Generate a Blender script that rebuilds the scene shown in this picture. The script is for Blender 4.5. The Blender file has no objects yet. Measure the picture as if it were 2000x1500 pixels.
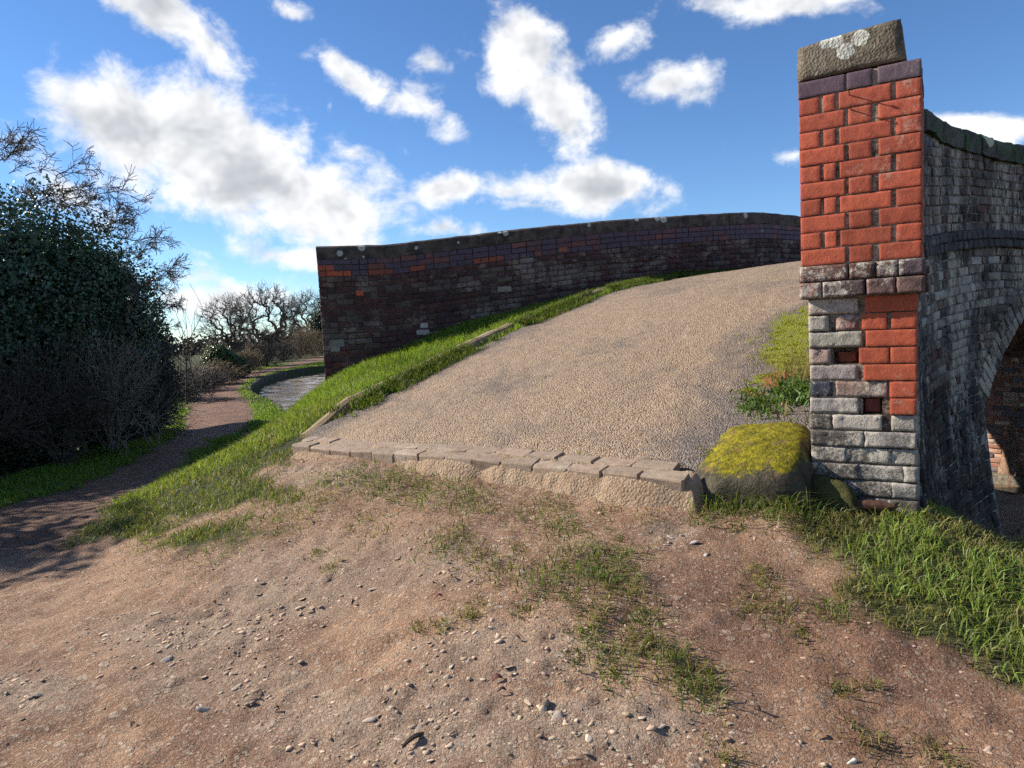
import bpy, bmesh, math, random
import numpy as np
from mathutils import Vector, Matrix
from mathutils.bvhtree import BVHTree

random.seed(7)
rng = np.random.default_rng(11)
SC = bpy.context.scene
COL = SC.collection

# ------------------------------------------------------------------ camera
F_PX = 1389.0                       # focal length in pixels of the 2000 px wide photograph
CAM = np.array([0.0, 0.0, 0.77])
PITCH, ROLL = math.radians(4.6), math.radians(2.8)
Fv = np.array([0, math.cos(PITCH), -math.sin(PITCH)])
U0 = np.array([0, math.sin(PITCH), math.cos(PITCH)])
R0 = np.array([1.0, 0, 0])
Rv = R0 * math.cos(ROLL) - U0 * math.sin(ROLL)
Uv = U0 * math.cos(ROLL) + R0 * math.sin(ROLL)
cam_d = bpy.data.cameras.new('camera')
cam_d.sensor_width = 36.0
cam_d.lens = F_PX / 2000 * 36.0
cam_d.clip_start, cam_d.clip_end = 0.05, 3000
cam_o = bpy.data.objects.new('camera', cam_d)
cam_o.matrix_world = Matrix(((Rv[0], Uv[0], -Fv[0], CAM[0]), (Rv[1], Uv[1], -Fv[1], CAM[1]),
                             (Rv[2], Uv[2], -Fv[2], CAM[2]), (0, 0, 0, 1)))
COL.objects.link(cam_o)
SC.camera = cam_o

# ------------------------------------------------------------------ light and exposure
SUN_EL = math.radians(29.5)
SUN_H = np.array([-0.957, 0.29]); SUN_H /= np.linalg.norm(SUN_H)
SUN = np.array([SUN_H[0] * math.cos(SUN_EL), SUN_H[1] * math.cos(SUN_EL), math.sin(SUN_EL)])
sun_d = bpy.data.lights.new('sun', 'SUN')
sun_d.energy = 5.0
sun_d.angle = math.radians(0.53)
sun_d.color = (1.0, 0.93, 0.82)
sun_o = bpy.data.objects.new('sun', sun_d)
sun_o.rotation_euler = Vector((-SUN[0], -SUN[1], -SUN[2])).to_track_quat('-Z', 'Y').to_euler()
COL.objects.link(sun_o)
SC.view_settings.view_transform = 'Standard'
SC.view_settings.look = 'None'
SC.view_settings.exposure = 0.95
SC.view_settings.gamma = 1.0
SC.render.engine = 'CYCLES'
SC.cycles.use_denoising = False
SC.cycles.use_adaptive_sampling = True
SC.cycles.adaptive_threshold = 0.02
SC.cycles.max_bounces = 4
SC.cycles.diffuse_bounces = 2
SC.cycles.caustics_reflective = False
SC.cycles.caustics_refractive = False
SC.cycles.sample_clamp_indirect = 6.0

# ------------------------------------------------------------------ node helpers
class NT:
    def __init__(self, tree):
        self.t = tree; self.N = tree.nodes; self.L = tree.links
    def n(self, typ, **kw):
        nd = self.N.new(typ)
        for k, v in kw.items(): setattr(nd, k, v)
        return nd
    def put(self, sock, v):
        if v is None: return
        if isinstance(v, bpy.types.NodeSocket): self.L.new(v, sock)
        elif isinstance(v, (tuple, list)) and len(v) == 3 and sock.type == 'RGBA': sock.default_value = (*v, 1)
        else: sock.default_value = v
    def m(self, op, a, b=None, c=None, clamp=False):
        nd = self.n('ShaderNodeMath', operation=op, use_clamp=clamp)
        for i, v in enumerate((a, b, c)): self.put(nd.inputs[i], v) if v is not None else None
        return nd.outputs[0]
    def vm(self, op, a, b=None):
        nd = self.n('ShaderNodeVectorMath', operation=op)
        self.put(nd.inputs[0], a)
        if b is not None: self.put(nd.inputs[1], b)
        return nd.outputs['Value'] if op in ('LENGTH', 'DISTANCE', 'DOT_PRODUCT') else nd.outputs[0]
    def noise(self, vec, scale, detail=4, rough=0.55, dist=0.0, col=False):
        nd = self.n('ShaderNodeTexNoise')
        if vec is not None: self.L.new(vec, nd.inputs['Vector'])
        nd.inputs['Scale'].default_value = scale
        nd.inputs['Detail'].default_value = detail
        nd.inputs['Roughness'].default_value = rough
        nd.inputs['Distortion'].default_value = dist
        return nd.outputs['Color'] if col else nd.outputs['Fac']
    def vor(self, vec, scale, feat='F1', out='Distance'):
        nd = self.n('ShaderNodeTexVoronoi', feature=feat)
        if vec is not None: self.L.new(vec, nd.inputs['Vector'])
        nd.inputs['Scale'].default_value = scale
        return nd.outputs[out]
    def ss(self, v, lo, hi, a=0.0, b=1.0):
        nd = self.n('ShaderNodeMapRange', interpolation_type='SMOOTHSTEP')
        self.put(nd.inputs[0], v)
        for i, x in zip((1, 2, 3, 4), (lo, hi, a, b)): self.put(nd.inputs[i], x)
        return nd.outputs[0]
    def mix(self, f, a, b, mode='MIX'):
        nd = self.n('ShaderNodeMix', data_type='RGBA', blend_type=mode)
        self.put(nd.inputs[0], f); self.put(nd.inputs[6], a); self.put(nd.inputs[7], b)
        return nd.outputs[2]
    def ramp(self, f, stops):
        nd = self.n('ShaderNodeValToRGB')
        e = nd.color_ramp.elements
        while len(e) < len(stops): e.new(0.5)
        for el, (p, c) in zip(e, stops): el.position = p; el.color = (*c, 1)
        self.put(nd.inputs[0], f)
        return nd.outputs[0]
    def pos(self):
        return self.n('ShaderNodeNewGeometry').outputs['Position']
    def scaled(self, vec, s):
        nd = self.n('ShaderNodeMapping')
        self.L.new(vec, nd.inputs[0]); nd.inputs['Scale'].default_value = s
        return nd.outputs[0]
    def bump(self, h, strength=0.5, dist=0.01, normal=None):
        nd = self.n('ShaderNodeBump')
        nd.inputs['Strength'].default_value = strength
        nd.inputs['Distance'].default_value = dist
        self.put(nd.inputs['Height'], h)
        if normal is not None: self.L.new(normal, nd.inputs['Normal'])
        return nd.outputs[0]
    def attr(self, name, out='Fac'):
        nd = self.n('ShaderNodeAttribute'); nd.attribute_name = name
        return nd.outputs[out]

def material(name, fn, rough=0.9, spec=0.3):
    m = bpy.data.materials.new(name); m.use_nodes = True
    nt = NT(m.node_tree)
    b = nt.N['Principled BSDF']
    b.inputs['Roughness'].default_value = rough
    b.inputs['Specular IOR Level'].default_value = spec
    r = fn(nt)
    if not isinstance(r, dict): r = {'Base Color': r}
    for k, v in r.items(): nt.put(b.inputs[k], v)
    return m

# ------------------------------------------------------------------ world: blue sky with broken cumulus
def pix_dir(px, py):
    d = Fv + Rv * (px - 1000) / F_PX - Uv * (py - 750) / F_PX
    return d / np.linalg.norm(d)

def azel(px, py):
    d = pix_dir(px, py)
    return math.atan2(d[0], d[1]), math.asin(d[2])

W = bpy.data.worlds.new('World'); SC.world = W; W.use_nodes = True
wt = NT(W.node_tree); wt.N.clear()
sky = wt.n('ShaderNodeTexSky', sky_type='NISHITA')
sky.sun_disc = False
sky.sun_elevation = SUN_EL
sky.sun_rotation = math.atan2(SUN_H[0], SUN_H[1])
sky.altitude = 60; sky.air_density = 0.85; sky.dust_density = 0.0; sky.ozone_density = 1.8
tc = wt.n('ShaderNodeTexCoord').outputs['Generated']
sep = wt.n('ShaderNodeSeparateXYZ'); wt.L.new(tc, sep.inputs[0])
az = wt.m('ARCTAN2', sep.outputs[0], sep.outputs[1])
el = wt.m('ARCSINE', sep.outputs[2])
# cloud density field, sampled twice (here and a little towards the sun) for soft self-shading
# (pixel x, pixel y, half width, half height, tilt of the long axis in degrees, weight)
CLOUDS = [(285, 250, 125, 78, 5, 1.05), (420, 285, 170, 90, 20, 1.10), (540, 375, 190, 72, 14, 1.0), (690, 425, 110, 34, 10, .72), (380, 390, 110, 50, 10, .7),
          (310, 12, 140, 36, 16, .85), (400, 70, 80, 34, 40, .75), (560, 8, 50, 18, 10, .6),
          (710, 148, 80, 28, 18, .78), (800, 195, 90, 30, 32, .70), (840, 240, 60, 22, 20, .52), (835, 128, 36, 24, 0, .55),
          (1005, 105, 66, 62, 50, 1.02), (1080, 190, 74, 50, 54, 1.0), (1205, 75, 80, 28, -28, .60), (1310, 155, 70, 36, -10, .60),
          (885, 368, 72, 26, -10, .84), (985, 372, 60, 22, 0, .66), (1155, 372, 110, 38, 6, .98), (1070, 402, 140, 18, 0, .55), (1540, 4, 120, 34, 0, .80), (1400, 2, 80, 22, 0, .6),
          (590, 500, 130, 24, 3, .78), (440, 570, 130, 38, 5, .72), (360, 520, 60, 26, 0, .5), (870, 458, 80, 18, 0, .55),
          (1910, 250, 100, 34, 8, .9), (1540, 310, 36, 16, 0, .40), (20, 290, 70, 45, 0, .45), (130, 380, 110, 45, 20, .6), (640, 200, 24, 22, 0, .42), (680, 305, 55, 26, 30, .6)]
def cloud_group(name, detail):
    grp = bpy.data.node_groups.new(name, 'ShaderNodeTree')
    grp.interface.new_socket('az', in_out='INPUT', socket_type='NodeSocketFloat')
    grp.interface.new_socket('el', in_out='INPUT', socket_type='NodeSocketFloat')
    grp.interface.new_socket('density', in_out='OUTPUT', socket_type='NodeSocketFloat')
    grp.interface.new_socket('body', in_out='OUTPUT', socket_type='NodeSocketFloat')
    grp.interface.new_socket('lee', in_out='OUTPUT', socket_type='NodeSocketFloat')
    gt = NT(grp); gi = gt.n('NodeGroupInput'); go = gt.n('NodeGroupOutput')
    n2 = gt.n('ShaderNodeCombineXYZ'); gt.L.new(gi.outputs[0], n2.inputs[0]); gt.L.new(gi.outputs[1], n2.inputs[1])
    vec = n2.outputs[0]
    warp2 = gt.vm('SCALE', gt.vm('SUBTRACT', gt.noise(vec, 7.0, 2, 0.6, col=True), (0.5, 0.5, 0.5)))
    warp2.node.inputs['Scale'].default_value = 0.075
    flat = gt.vm('MULTIPLY', gt.vm('ADD', vec, warp2), (1, 1, 0))
    body = None
    for (px, py, hw, hh, tilt, wgt) in CLOUDS:
        a0, e0 = azel(px, py)
        kk = 2.15 / F_PX * math.cos(math.atan(abs(px - 1000) / F_PX)) ** 1.5
        mp = gt.n('ShaderNodeMapping', vector_type='TEXTURE'); gt.L.new(flat, mp.inputs[0])
        mp.inputs['Location'].default_value = (a0, e0, 0); mp.inputs['Rotation'].default_value = (0, 0, math.radians(-tilt - 2.0)); mp.inputs['Scale'].default_value = (hw * kk, hh * kk, 1)
        gr = gt.n('ShaderNodeTexGradient', gradient_type='SPHERICAL'); gt.L.new(mp.outputs[0], gr.inputs[0])
        g = gt.m('MULTIPLY', gr.outputs['Fac'], wgt * 1.25)
        body = g if body is None else gt.m('SMOOTH_MAX', body, g, 0.12)
    # cumulus of the same kind over the rest of the sky
    low = gt.noise(gt.scaled(vec, (1, 1.9, 1)), 2.3, 2, 0.55)
    a_l, _ = azel(0, 300); a_r, _ = azel(2000, 300)
    inview = gt.m('MULTIPLY', gt.ss(gi.outputs[0], a_l - 0.35, a_l - 0.02), gt.ss(gi.outputs[0], a_r + 0.02, a_r + 0.35, 1, 0))
    upper = gt.ss(gi.outputs[1], 0.55, 0.85)
    elsewhere = gt.m('SUBTRACT', 1.0, gt.m('MULTIPLY', inview, gt.m('SUBTRACT', 1.0, upper)))
    body = gt.m('MAXIMUM', body, gt.m('MULTIPLY', gt.ss(low, 0.50, 0.68), gt.m('MULTIPLY', elsewhere, 0.85)))
    fb = gt.noise(gt.scaled(vec, (1, 1.25, 1)), 12.0, detail, 0.62, 0.2)
    dens = gt.m('ADD', body, gt.m('MULTIPLY', gt.m('SUBTRACT', fb, 0.5), 1.75))
    off = gt.vm('ADD', gt.scaled(vec, (1, 1.25, 1)), (-0.016, 0.034, 0))
    gt.L.new(dens, go.inputs[0]); gt.L.new(body, go.inputs[1]); gt.L.new(gt.noise(off, 12.0, 3, 0.6, 0.2), go.inputs[2])
    return grp
G_FINE = cloud_group('cloud_density', 8)
def cloud_at(grp, da, de):
    g = wt.n('ShaderNodeGroup'); g.node_tree = grp
    wt.L.new(wt.m('ADD', az, da), g.inputs[0]); wt.L.new(wt.m('ADD', el, de), g.inputs[1])
    return g.outputs
c0 = cloud_at(G_FINE, 0, 0)
cover = wt.ss(c0[0], 0.31, 0.82)
above = wt.ss(el, -0.02, 0.03)
cover = wt.m('MULTIPLY', cover, above)
shade = wt.m('ADD', wt.m('MULTIPLY', wt.m('SUBTRACT', c0[1], 0.52), 0.46), wt.m('MULTIPLY', wt.m('SUBTRACT', c0[2], 0.43), 1.6))
ccol = wt.ramp(shade, [(0.0, (1.0, 1.0, 1.0)), (0.22, (0.86, 0.87, 0.885)), (0.50, (0.56, 0.585, 0.625)), (0.80, (0.40, 0.43, 0.475))])
bg_s = wt.n('ShaderNodeBackground'); bg_s.inputs[1].default_value = 0.074
hue = wt.n('ShaderNodeHueSaturation'); hue.inputs['Saturation'].default_value = 1.08; hue.inputs['Value'].default_value = 1.0
wt.L.new(sky.outputs[0], hue.inputs['Color']); wt.L.new(wt.mix(1.0, hue.outputs[0], (0.76, 0.94, 1.15), 'MULTIPLY'), bg_s.inputs[0])
bg_c = wt.n('ShaderNodeBackground'); bg_c.inputs[1].default_value = 0.60
wt.L.new(ccol, bg_c.inputs[0])
mx = wt.n('ShaderNodeMixShader'); wt.L.new(cover, mx.inputs[0]); wt.L.new(bg_s.outputs[0], mx.inputs[1]); wt.L.new(bg_c.outputs[0], mx.inputs[2])
wo = wt.n('ShaderNodeOutputWorld'); wt.L.new(mx.outputs[0], wo.inputs[0])
W.cycles.sampling_method = 'MANUAL'; W.cycles.sample_map_resolution = 512

# ------------------------------------------------------------------ general helpers
def tag(o, label=None, cat=None, group=None, kind=None):
    if label: o['label'] = label
    if cat: o['category'] = cat
    if group: o['group'] = group
    if kind: o['kind'] = kind
    return o

def link(name, me, mat=None, parent=None):
    o = bpy.data.objects.new(name, me); COL.objects.link(o)
    if mat is not None and not me.materials: me.materials.append(mat)
    if parent is not None: o.parent = parent
    return o

def mesh_np(name, V, faces, smooth=False, col=None, attrs=None):
    """faces: (n,3) or (n,4) array, or a list of such arrays"""
    if not isinstance(faces, list): faces = [faces]
    V = np.asarray(V, dtype=np.float32)
    me = bpy.data.meshes.new(name)
    me.vertices.add(len(V)); me.vertices.foreach_set('co', V.ravel())
    loops = np.concatenate([np.asarray(f, dtype=np.int32).ravel() for f in faces])
    sizes = np.concatenate([np.full(len(f), f.shape[1], dtype=np.int32) for f in faces])
    me.loops.add(len(loops)); me.loops.foreach_set('vertex_index', loops)
    me.polygons.add(len(sizes))
    starts = np.concatenate([[0], np.cumsum(sizes)[:-1]]).astype(np.int32)
    me.polygons.foreach_set('loop_start', starts)
    if smooth: me.polygons.foreach_set('use_smooth', np.ones(len(sizes), dtype=bool))
    if col is not None:
        a = me.color_attributes.new('Col', 'FLOAT_COLOR', 'POINT')
        c = np.ones((len(V), 4), dtype=np.float32); c[:, :3] = col
        a.data.foreach_set('color', c.ravel())
    for k, v in (attrs or {}).items():
        a = me.attributes.new(k, 'FLOAT', 'POINT'); a.data.foreach_set('value', np.asarray(v, dtype=np.float32))
    me.update(calc_edges=True)
    return me

def empty(name, loc, **kw):
    o = bpy.data.objects.new(name, None); COL.objects.link(o); o.location = loc
    o.empty_display_size = 0.1
    return tag(o, **kw)

def to_local(o, parent):
    """parent o under an empty that only has a location, keeping o where it is"""
    o.parent = parent
    o.matrix_parent_inverse = Matrix.Translation(-Vector(parent.location))
    return o

def _h(ix, iy, iz, seed):
    n = (ix.astype(np.int64) * 374761393 + iy.astype(np.int64) * 668265263 + iz.astype(np.int64) * 2147483647 + seed * 1274126177) & 0xFFFFFFFF
    n = ((n ^ (n >> 13)) * 1274126177) & 0xFFFFFFFF
    return ((n ^ (n >> 16)) & 0xFFFF) / 65535.0

def vn(x, y, z=0.0, seed=0):
    x = np.asarray(x, float); y = np.asarray(y, float); z = np.broadcast_to(np.asarray(z, float), x.shape)
    ix, iy, iz = np.floor(x).astype(np.int64), np.floor(y).astype(np.int64), np.floor(z).astype(np.int64)
    fx, fy, fz = x - ix, y - iy, z - iz
    fx, fy, fz = (f * f * (3 - 2 * f) for f in (fx, fy, fz))
    r = 0
    for dx in (0, 1):
        for dy in (0, 1):
            for dz in (0, 1):
                w = (fx if dx else 1 - fx) * (fy if dy else 1 - fy) * (fz if dz else 1 - fz)
                r = r + w * _h(ix + dx, iy + dy, iz + dz, seed)
    return r

def fbm(x, y, z=0.0, oct=4, seed=0, gain=0.5):
    r, a, t = 0, 1.0, 0.0
    f = 1.0
    for k in range(oct):
        r = r + a * vn(np.asarray(x) * f, np.asarray(y) * f, np.asarray(z) * f, seed + k * 17); t += a; a *= gain; f *= 2.03
    return r / t

def smooth01(t):
    t = np.clip(t, 0, 1); return t * t * (3 - 2 * t)

class Curve:
    """Catmull-Rom curve through plan points, sampled by arc length"""
    def __init__(self, pts, n=40):
        P = np.array(pts, float); Q = np.vstack([2 * P[0] - P[1], P, 2 * P[-1] - P[-2]])
        out = []
        for i in range(1, len(Q) - 2):
            for t in np.linspace(0, 1, n, endpoint=False):
                a, b, c, d = Q[i - 1], Q[i], Q[i + 1], Q[i + 2]
                out.append(0.5 * (2 * b + (c - a) * t + (2 * a - 5 * b + 4 * c - d) * t * t + (3 * b - a - 3 * c + d) * t ** 3))
        out.append(P[-1]); self.P = np.array(out)
        self.S = np.concatenate([[0], np.cumsum(np.linalg.norm(np.diff(self.P, axis=0), axis=1))])
        self.len = self.S[-1]
    def at(self, s):
        return np.stack([np.interp(s, self.S, self.P[:, k]) for k in (0, 1)], -1)
    def tan(self, s):
        d = self.at(np.clip(np.asarray(s) + 0.03, 0, self.len)) - self.at(np.clip(np.asarray(s) - 0.03, 0, self.len))
        return d / np.linalg.norm(d, axis=-1, keepdims=True)
    def at_px(self, px, py):
        """arc length and height where the ray of a pixel meets the vertical sheet on this curve"""
        d = pix_dir(px, py)
        cr = self.P[:, 0] * d[1] - self.P[:, 1] * d[0]
        i = np.where(np.sign(cr[:-1]) != np.sign(cr[1:]))[0]
        i = i[0]; t = cr[i] / (cr[i] - cr[i + 1])
        p = self.P[i] * (1 - t) + self.P[i + 1] * t
        return self.S[i] * (1 - t) + self.S[i + 1] * t, CAM[2] + d[2] * p[1] / d[1]

def at_depth(px, py, Y):
    d = pix_dir(px, py); return CAM + d * (Y / d[1])

def at_z(px, py, z):
    d = pix_dir(px, py); return CAM + d * ((z - CAM[2]) / d[2])

def poly_sd(X, Y, poly, closed=True):
    """distance to a polygon outline, negative inside"""
    P = np.array(poly, float); n = len(P)
    D = np.full(X.shape, 1e9); inside = np.zeros(X.shape, bool)
    for i in range(n if closed else n - 1):
        a, b = P[i], P[(i + 1) % n]
        e = b - a
        t = np.clip(((X - a[0]) * e[0] + (Y - a[1]) * e[1]) / (e @ e), 0, 1)
        D = np.minimum(D, np.hypot(X - a[0] - t * e[0], Y - a[1] - t * e[1]))
        if closed:
            c = ((a[1] > Y) != (b[1] > Y)) & (X < (b[0] - a[0]) * (Y - a[1]) / (b[1] - a[1] + 1e-12) + a[0])
            inside ^= c
    return np.where(inside, -D, D) if closed else D

# ------------------------------------------------------------------ plan of the place
LW = Curve([(-2.55, 9.7), (-0.9, 10.05), (0.4, 10.35), (1.8, 10.7), (3.1, 11.1), (4.1, 11.62), (5.2, 12.35), (8.0, 14.1)])      # left parapet, face to the road
RW = Curve([(1.76, 3.10), (2.35, 4.15), (3.02, 5.18), (4.0, 6.05), (4.85, 6.57), (6.5, 7.58), (8.68, 8.9), (9.7, 9.7), (10.8, 11.1)])  # right wing wall, face to the canal
WALL_T = 0.42
AX = np.array([0.853, 0.522])                     # along the bridge
lw_top = np.array([LW.at_px(px, py) for px, py in ((637, 478), (700, 477), (760, 475), (900, 459), (1050, 442), (1200, 427), (1350, 418), (1490, 413), (1555, 419))])
lw_base = np.array([LW.at_px(px, py) for px, py in ((655, 745), (750, 700), (900, 641), (1100, 590), (1250, 557), (1400, 535), (1540, 520))])
LT = lambda s: np.interp(s, np.append(lw_top[:, 0], LW.len), np.append(lw_top[:, 1], lw_top[-1, 1] - 0.25))
LB = lambda s: np.interp(s, lw_base[:, 0], lw_base[:, 1])
Z_WATER, Z_TOW = -2.0, -1.5

# ramp: progress u -> left edge, right edge, height
RU = np.array([0, .77, 1.79, 3.03, 4.68, 7.0, 9.0, 12, 15, 19])
RZ = np.array([0, .235, .50, .81, 1.15, 1.40, 1.52, 1.5, 1.2, .5])
def ramp_left(u):
    a = np.stack([-1.6 + .62 * u, 5.4 + .78 * u], -1)
    x = np.interp(u, [7, 9, 12, 15, 19], [2.74, 4.45, 7.0, 9.5, 13]); y = np.interp(u, [7, 9, 12, 15, 19], [10.86, 11.85, 13.4, 15, 17])
    return np.where((u <= 7)[..., None], a, np.stack([x, y], -1))
def ramp_right(u):
    x = np.interp(u, [0, .6, 1.5, 3.03, 4.68, 7, 9, 12, 15, 19], [1.28, 1.62, 2.12, 2.86, 3.85, 5.4, 6.9, 9.3, 11.5, 14.5])
    y = np.interp(u, [0, .6, 1.5, 3.03, 4.68, 7, 9, 12, 15, 19], [3.18, 3.6, 4.25, 5.35, 6.35, 7.3, 8.2, 9.75, 12, 14.5])
    return np.stack([x, y], -1)
def ramp_z(u):
    from_ = np.interp(u, RU, RZ)
    return (np.interp(u - .35, RU, RZ) + from_ + np.interp(u + .35, RU, RZ)) / 3 - (0.03 if False else 0)

class RBF:
    def __init__(self, pts, c=0.6):
        P = np.array(pts, float); self.c = c
        self.P = P[:, :2]; n = len(P)
        A = np.sqrt(((self.P[:, None] - self.P[None]) ** 2).sum(-1) + c * c)
        M = np.zeros((n + 1, n + 1)); M[:n, :n] = A - np.eye(n) * 1e-3; M[:n, n] = 1; M[n, :n] = 1
        self.w = np.linalg.solve(M, np.append(P[:, 2], 0))
    def __call__(self, X, Y):
        r = np.full(X.shape, self.w[-1])
        for (x, y), w in zip(self.P, self.w[:-1]): r = r + w * np.sqrt((X - x) ** 2 + (Y - y) ** 2 + self.c ** 2)
        return r

front = [(0, 0, -.62), (-3, 0, -.72), (3, 0, -.75), (0, -5, -.8), (0, 1.8, -.40), (0, 2.6, -.27), (-.2, 3.4, -.19), (.6, 2.9, -.20), (-1, 4.2, -.17),
         (-1.0, 2.5, -.42), (-2, 2.2, -.52), (-2.3, 3.4, -.50), (1.26, 1.75, -.38), (1.5, 2.1, -.31), (1.5, 2.75, -.17),
         (-2.27, 4.5, -.45), (-3.0, 5.1, -.56), (-1.77, 4.9, -.20), (-3.3, 4.6, -.62), (-4.86, 6.75, -.78), (-4.4, 8.7, -.90), (-5.2, 12.6, -1.08),
         (-6.06, 16.8, -1.25), (-9.5, 23.5, -1.42), (-13.7, 33, -1.5), (-16, 45, -1.5), (-15, 60, -1.5), (-6.6, 9.2, -.95), (-8, 16, -1.3), (-12, 24, -1.5),
         (-6.5, 5.5, -.85), (-9, 10, -1.1), (-14, 15, -1.4), (-6, 0, -.9), (-20, 5, -1.4), (-30, 30, -1.5), (-40, 80, -1.5), (-10, -30, -1.2), (-40, -10, -1.5)]
bank = [(-1.62, 5.42, -.05), (-1.12, 6.0, .20), (-.49, 6.8, .46), (.28, 7.76, .77), (1.3, 9.05, 1.12), (2.74, 10.86, 1.37),
        (-1.95, 6.1, -.02), (-2.2, 7, -.03), (-2.3, 8, .0), (-2.42, 9.0, .08), (-1.5, 7.2, .16), (-1.2, 8.5, .36), (0, 9, .78), (-2.6, 6, -.28), (-3.0, 7.2, -.48),
        (-3.2, 8.6, -.5), (-3.6, 10.2, -.8), (-4.3, 12.5, -1.15)] + [(*(LW.at(s) + np.array([0, -.05])), z) for s, z in lw_base[:5]]
fill = [(*(0.5 * (ramp_left(np.array(u)) + ramp_right(np.array(u)))), float(np.interp(u, RU, RZ)) - .08) for u in (0.15, .77, 1.79, 3.03, 4.68, 7.0)] + \
       [(*ramp_right(np.array(u)), float(np.interp(u, RU, RZ)) - .08) for u in (0.25, .77, 1.79, 3.03, 4.68)]
rightside = [(1.5, 3.05, -.13), (1.87, 2.6, -.23), (1.85, 3.1, -.16), (2.16, 3.0, -.33), (2.52, 3.5, -.64), (2.25, 3.7, -.36), (2.66, 4.2, -.62), (2.88, 4, -.90),
             (3.6, 5, -1.25), (3.74, 5.5, -1.22), (4.6, 6.2, -1.42), (5.2, 7.6, -1.5), (3.2, 3.0, -1.0), (4.4, 3.5, -1.5), (6, 4, -1.6), (5, 0, -1.5), (8, 6, -1.6), (2.6, 1.6, -.5), (3.2, 1.5, -.8), (6, -10, -1.5)]
outside_l = [(-2.6, 10.1, -.05), (-2.2, 10.6, -.35), (-3.3, 9.9, -.65), (-3.2, 11.2, -.95), (-1.5, 11.0, -1.0), (0, 11.5, -1.4), (2, 12, -1.5), (-2, 12.5, -1.5), (-4.5, 13, -1.25), (-6, 17, -1.35), (5, 14, -1.5)]
H_in = RBF(front + bank + fill); H_out = RBF(front + outside_l + bank[6:10]); H_right = RBF(front[:15] + rightside)

CANAL = [(6.75, 6.6), (5.95, 8.2), (4.7, 10.6), (3.9, 12.0), (1.5, 12.6), (-1.2, 13.4), (-3.6, 15.4), (-6, 19.6), (-8.7, 26), (-10.3, 29), (-12.3, 33.5), (-13.8, 38.5), (-14.9, 43), (-15.5, 48), (-15.0, 52.5),
         (-13.2, 55.5), (-9, 58.5), (-2, 60), (40, 64), (40, 54), (6, 51), (0, 47), (-3, 40), (-2, 32), (-1, 24), (2, 18), (5.87, 13.5), (8.68, 8.9), (10.4, 6), (11, 0), (10, -30), (7, -30), (7.4, 0), (7.2, 4)]
FARFILL = [(8.68, 8.9), (5.87, 13.5), (9, 16.5), (16, 19), (16, 13), (12, 11.5)]
NEAR_AB = [(4.0, 6.05), (2.85, 11.15)]

def side(curve, X, Y, ext=6.0, off=0.0):
    """signed distance to a wall line (positive on its left hand), the line prolonged at both ends; and how far before the start"""
    s = np.linspace(0, curve.len, 36); P = curve.at(s)
    P = np.vstack([P[0] - curve.tan(np.array(0.0)) * ext, P, P[-1] + curve.tan(np.array(curve.len)) * 30])
    T = np.gradient(P, axis=0); T /= np.linalg.norm(T, axis=1, keepdims=True)
    best = np.full(X.shape, 1e9); sg = np.zeros(X.shape)
    for i in range(len(P) - 1):
        a, b = P[i], P[i + 1]; e = b - a
        t = np.clip(((X - a[0]) * e[0] + (Y - a[1]) * e[1]) / (e @ e), 0, 1)
        dx, dy = X - a[0] - t * e[0], Y - a[1] - t * e[1]
        d = np.hypot(dx, dy); cr = e[0] * dy - e[1] * dx
        m = d < best; best = np.where(m, d, best); sg = np.where(m, np.sign(cr), sg)
    t0 = curve.tan(np.array(0.0)); p0 = curve.at(0.0)
    before = -((X - p0[0]) * t0[0] + (Y - p0[1]) * t0[1])
    return best * sg, np.clip(before, 0, None)

def ground_z(X, Y):
    X = np.asarray(X, float); Y = np.asarray(Y, float)
    zi, zo, zr = H_in(X, Y), H_out(X, Y), H_right(X, Y)
    dl, bl = side(LW, X, Y); dr, br = side(RW, X, Y)
    b = 0.16 + 0.9 * bl; w = smooth01((dl - 0.21 + b) / (2 * b)); w = np.where(bl > 5, w * np.clip(1 - (bl - 5) / 2, 0, 1), w)
    z = zi * (1 - w) + zo * w
    b = 0.14 + 0.8 * br; w = 1 - smooth01((dr - 0.21 + b) / (2 * b)); w = np.where(Y < 2.4, np.where(X > 0.6, smooth01((X - .6) / .8), 0.0), w)
    z = z * (1 - w) + zr * w
    # beyond the near abutment, under the bridge, the towpath runs through; the far side is earth again
    nd = (NEAR_AB[1][0] - NEAR_AB[0][0]) * (Y - NEAR_AB[0][1]) - (NEAR_AB[1][1] - NEAR_AB[0][1]) * (X - NEAR_AB[0][0])
    nd = nd / 5.23
    under = (nd < -0.2) & (dr > 0.1) & (dl < 0.25)
    z = np.where(under, -1.45, z)
    r = np.hypot(X, Y); far = smooth01((r - 45) / 30)
    z = z * (1 - far) + Z_TOW * far
    z = np.where((X > 5) & (dl > 0) & (Y > 8), -1.3, z)
    sd = poly_sd(X, Y, CANAL)
    z = np.where(sd < 0.05, np.minimum(z, -2.05 - 0.7 * smooth01(-sd / 0.8)), z)
    ff = poly_sd(X, Y, FARFILL)
    z = np.where(ff < -0.1, 0.3, z)
    return z

def ground_hit(px, py):
    """plan point where the ray of a pixel meets the smooth ground"""
    d = pix_dir(px, py); t = np.concatenate([np.arange(.8, 12, .02), np.arange(12, 60, .2)])
    P = CAM + d[None] * t[:, None]; b = P[:, 2] < ground_z(P[:, 0], P[:, 1])
    return tuple(P[np.argmax(b)][:2]) if b.any() else tuple(P[-1][:2])

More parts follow.
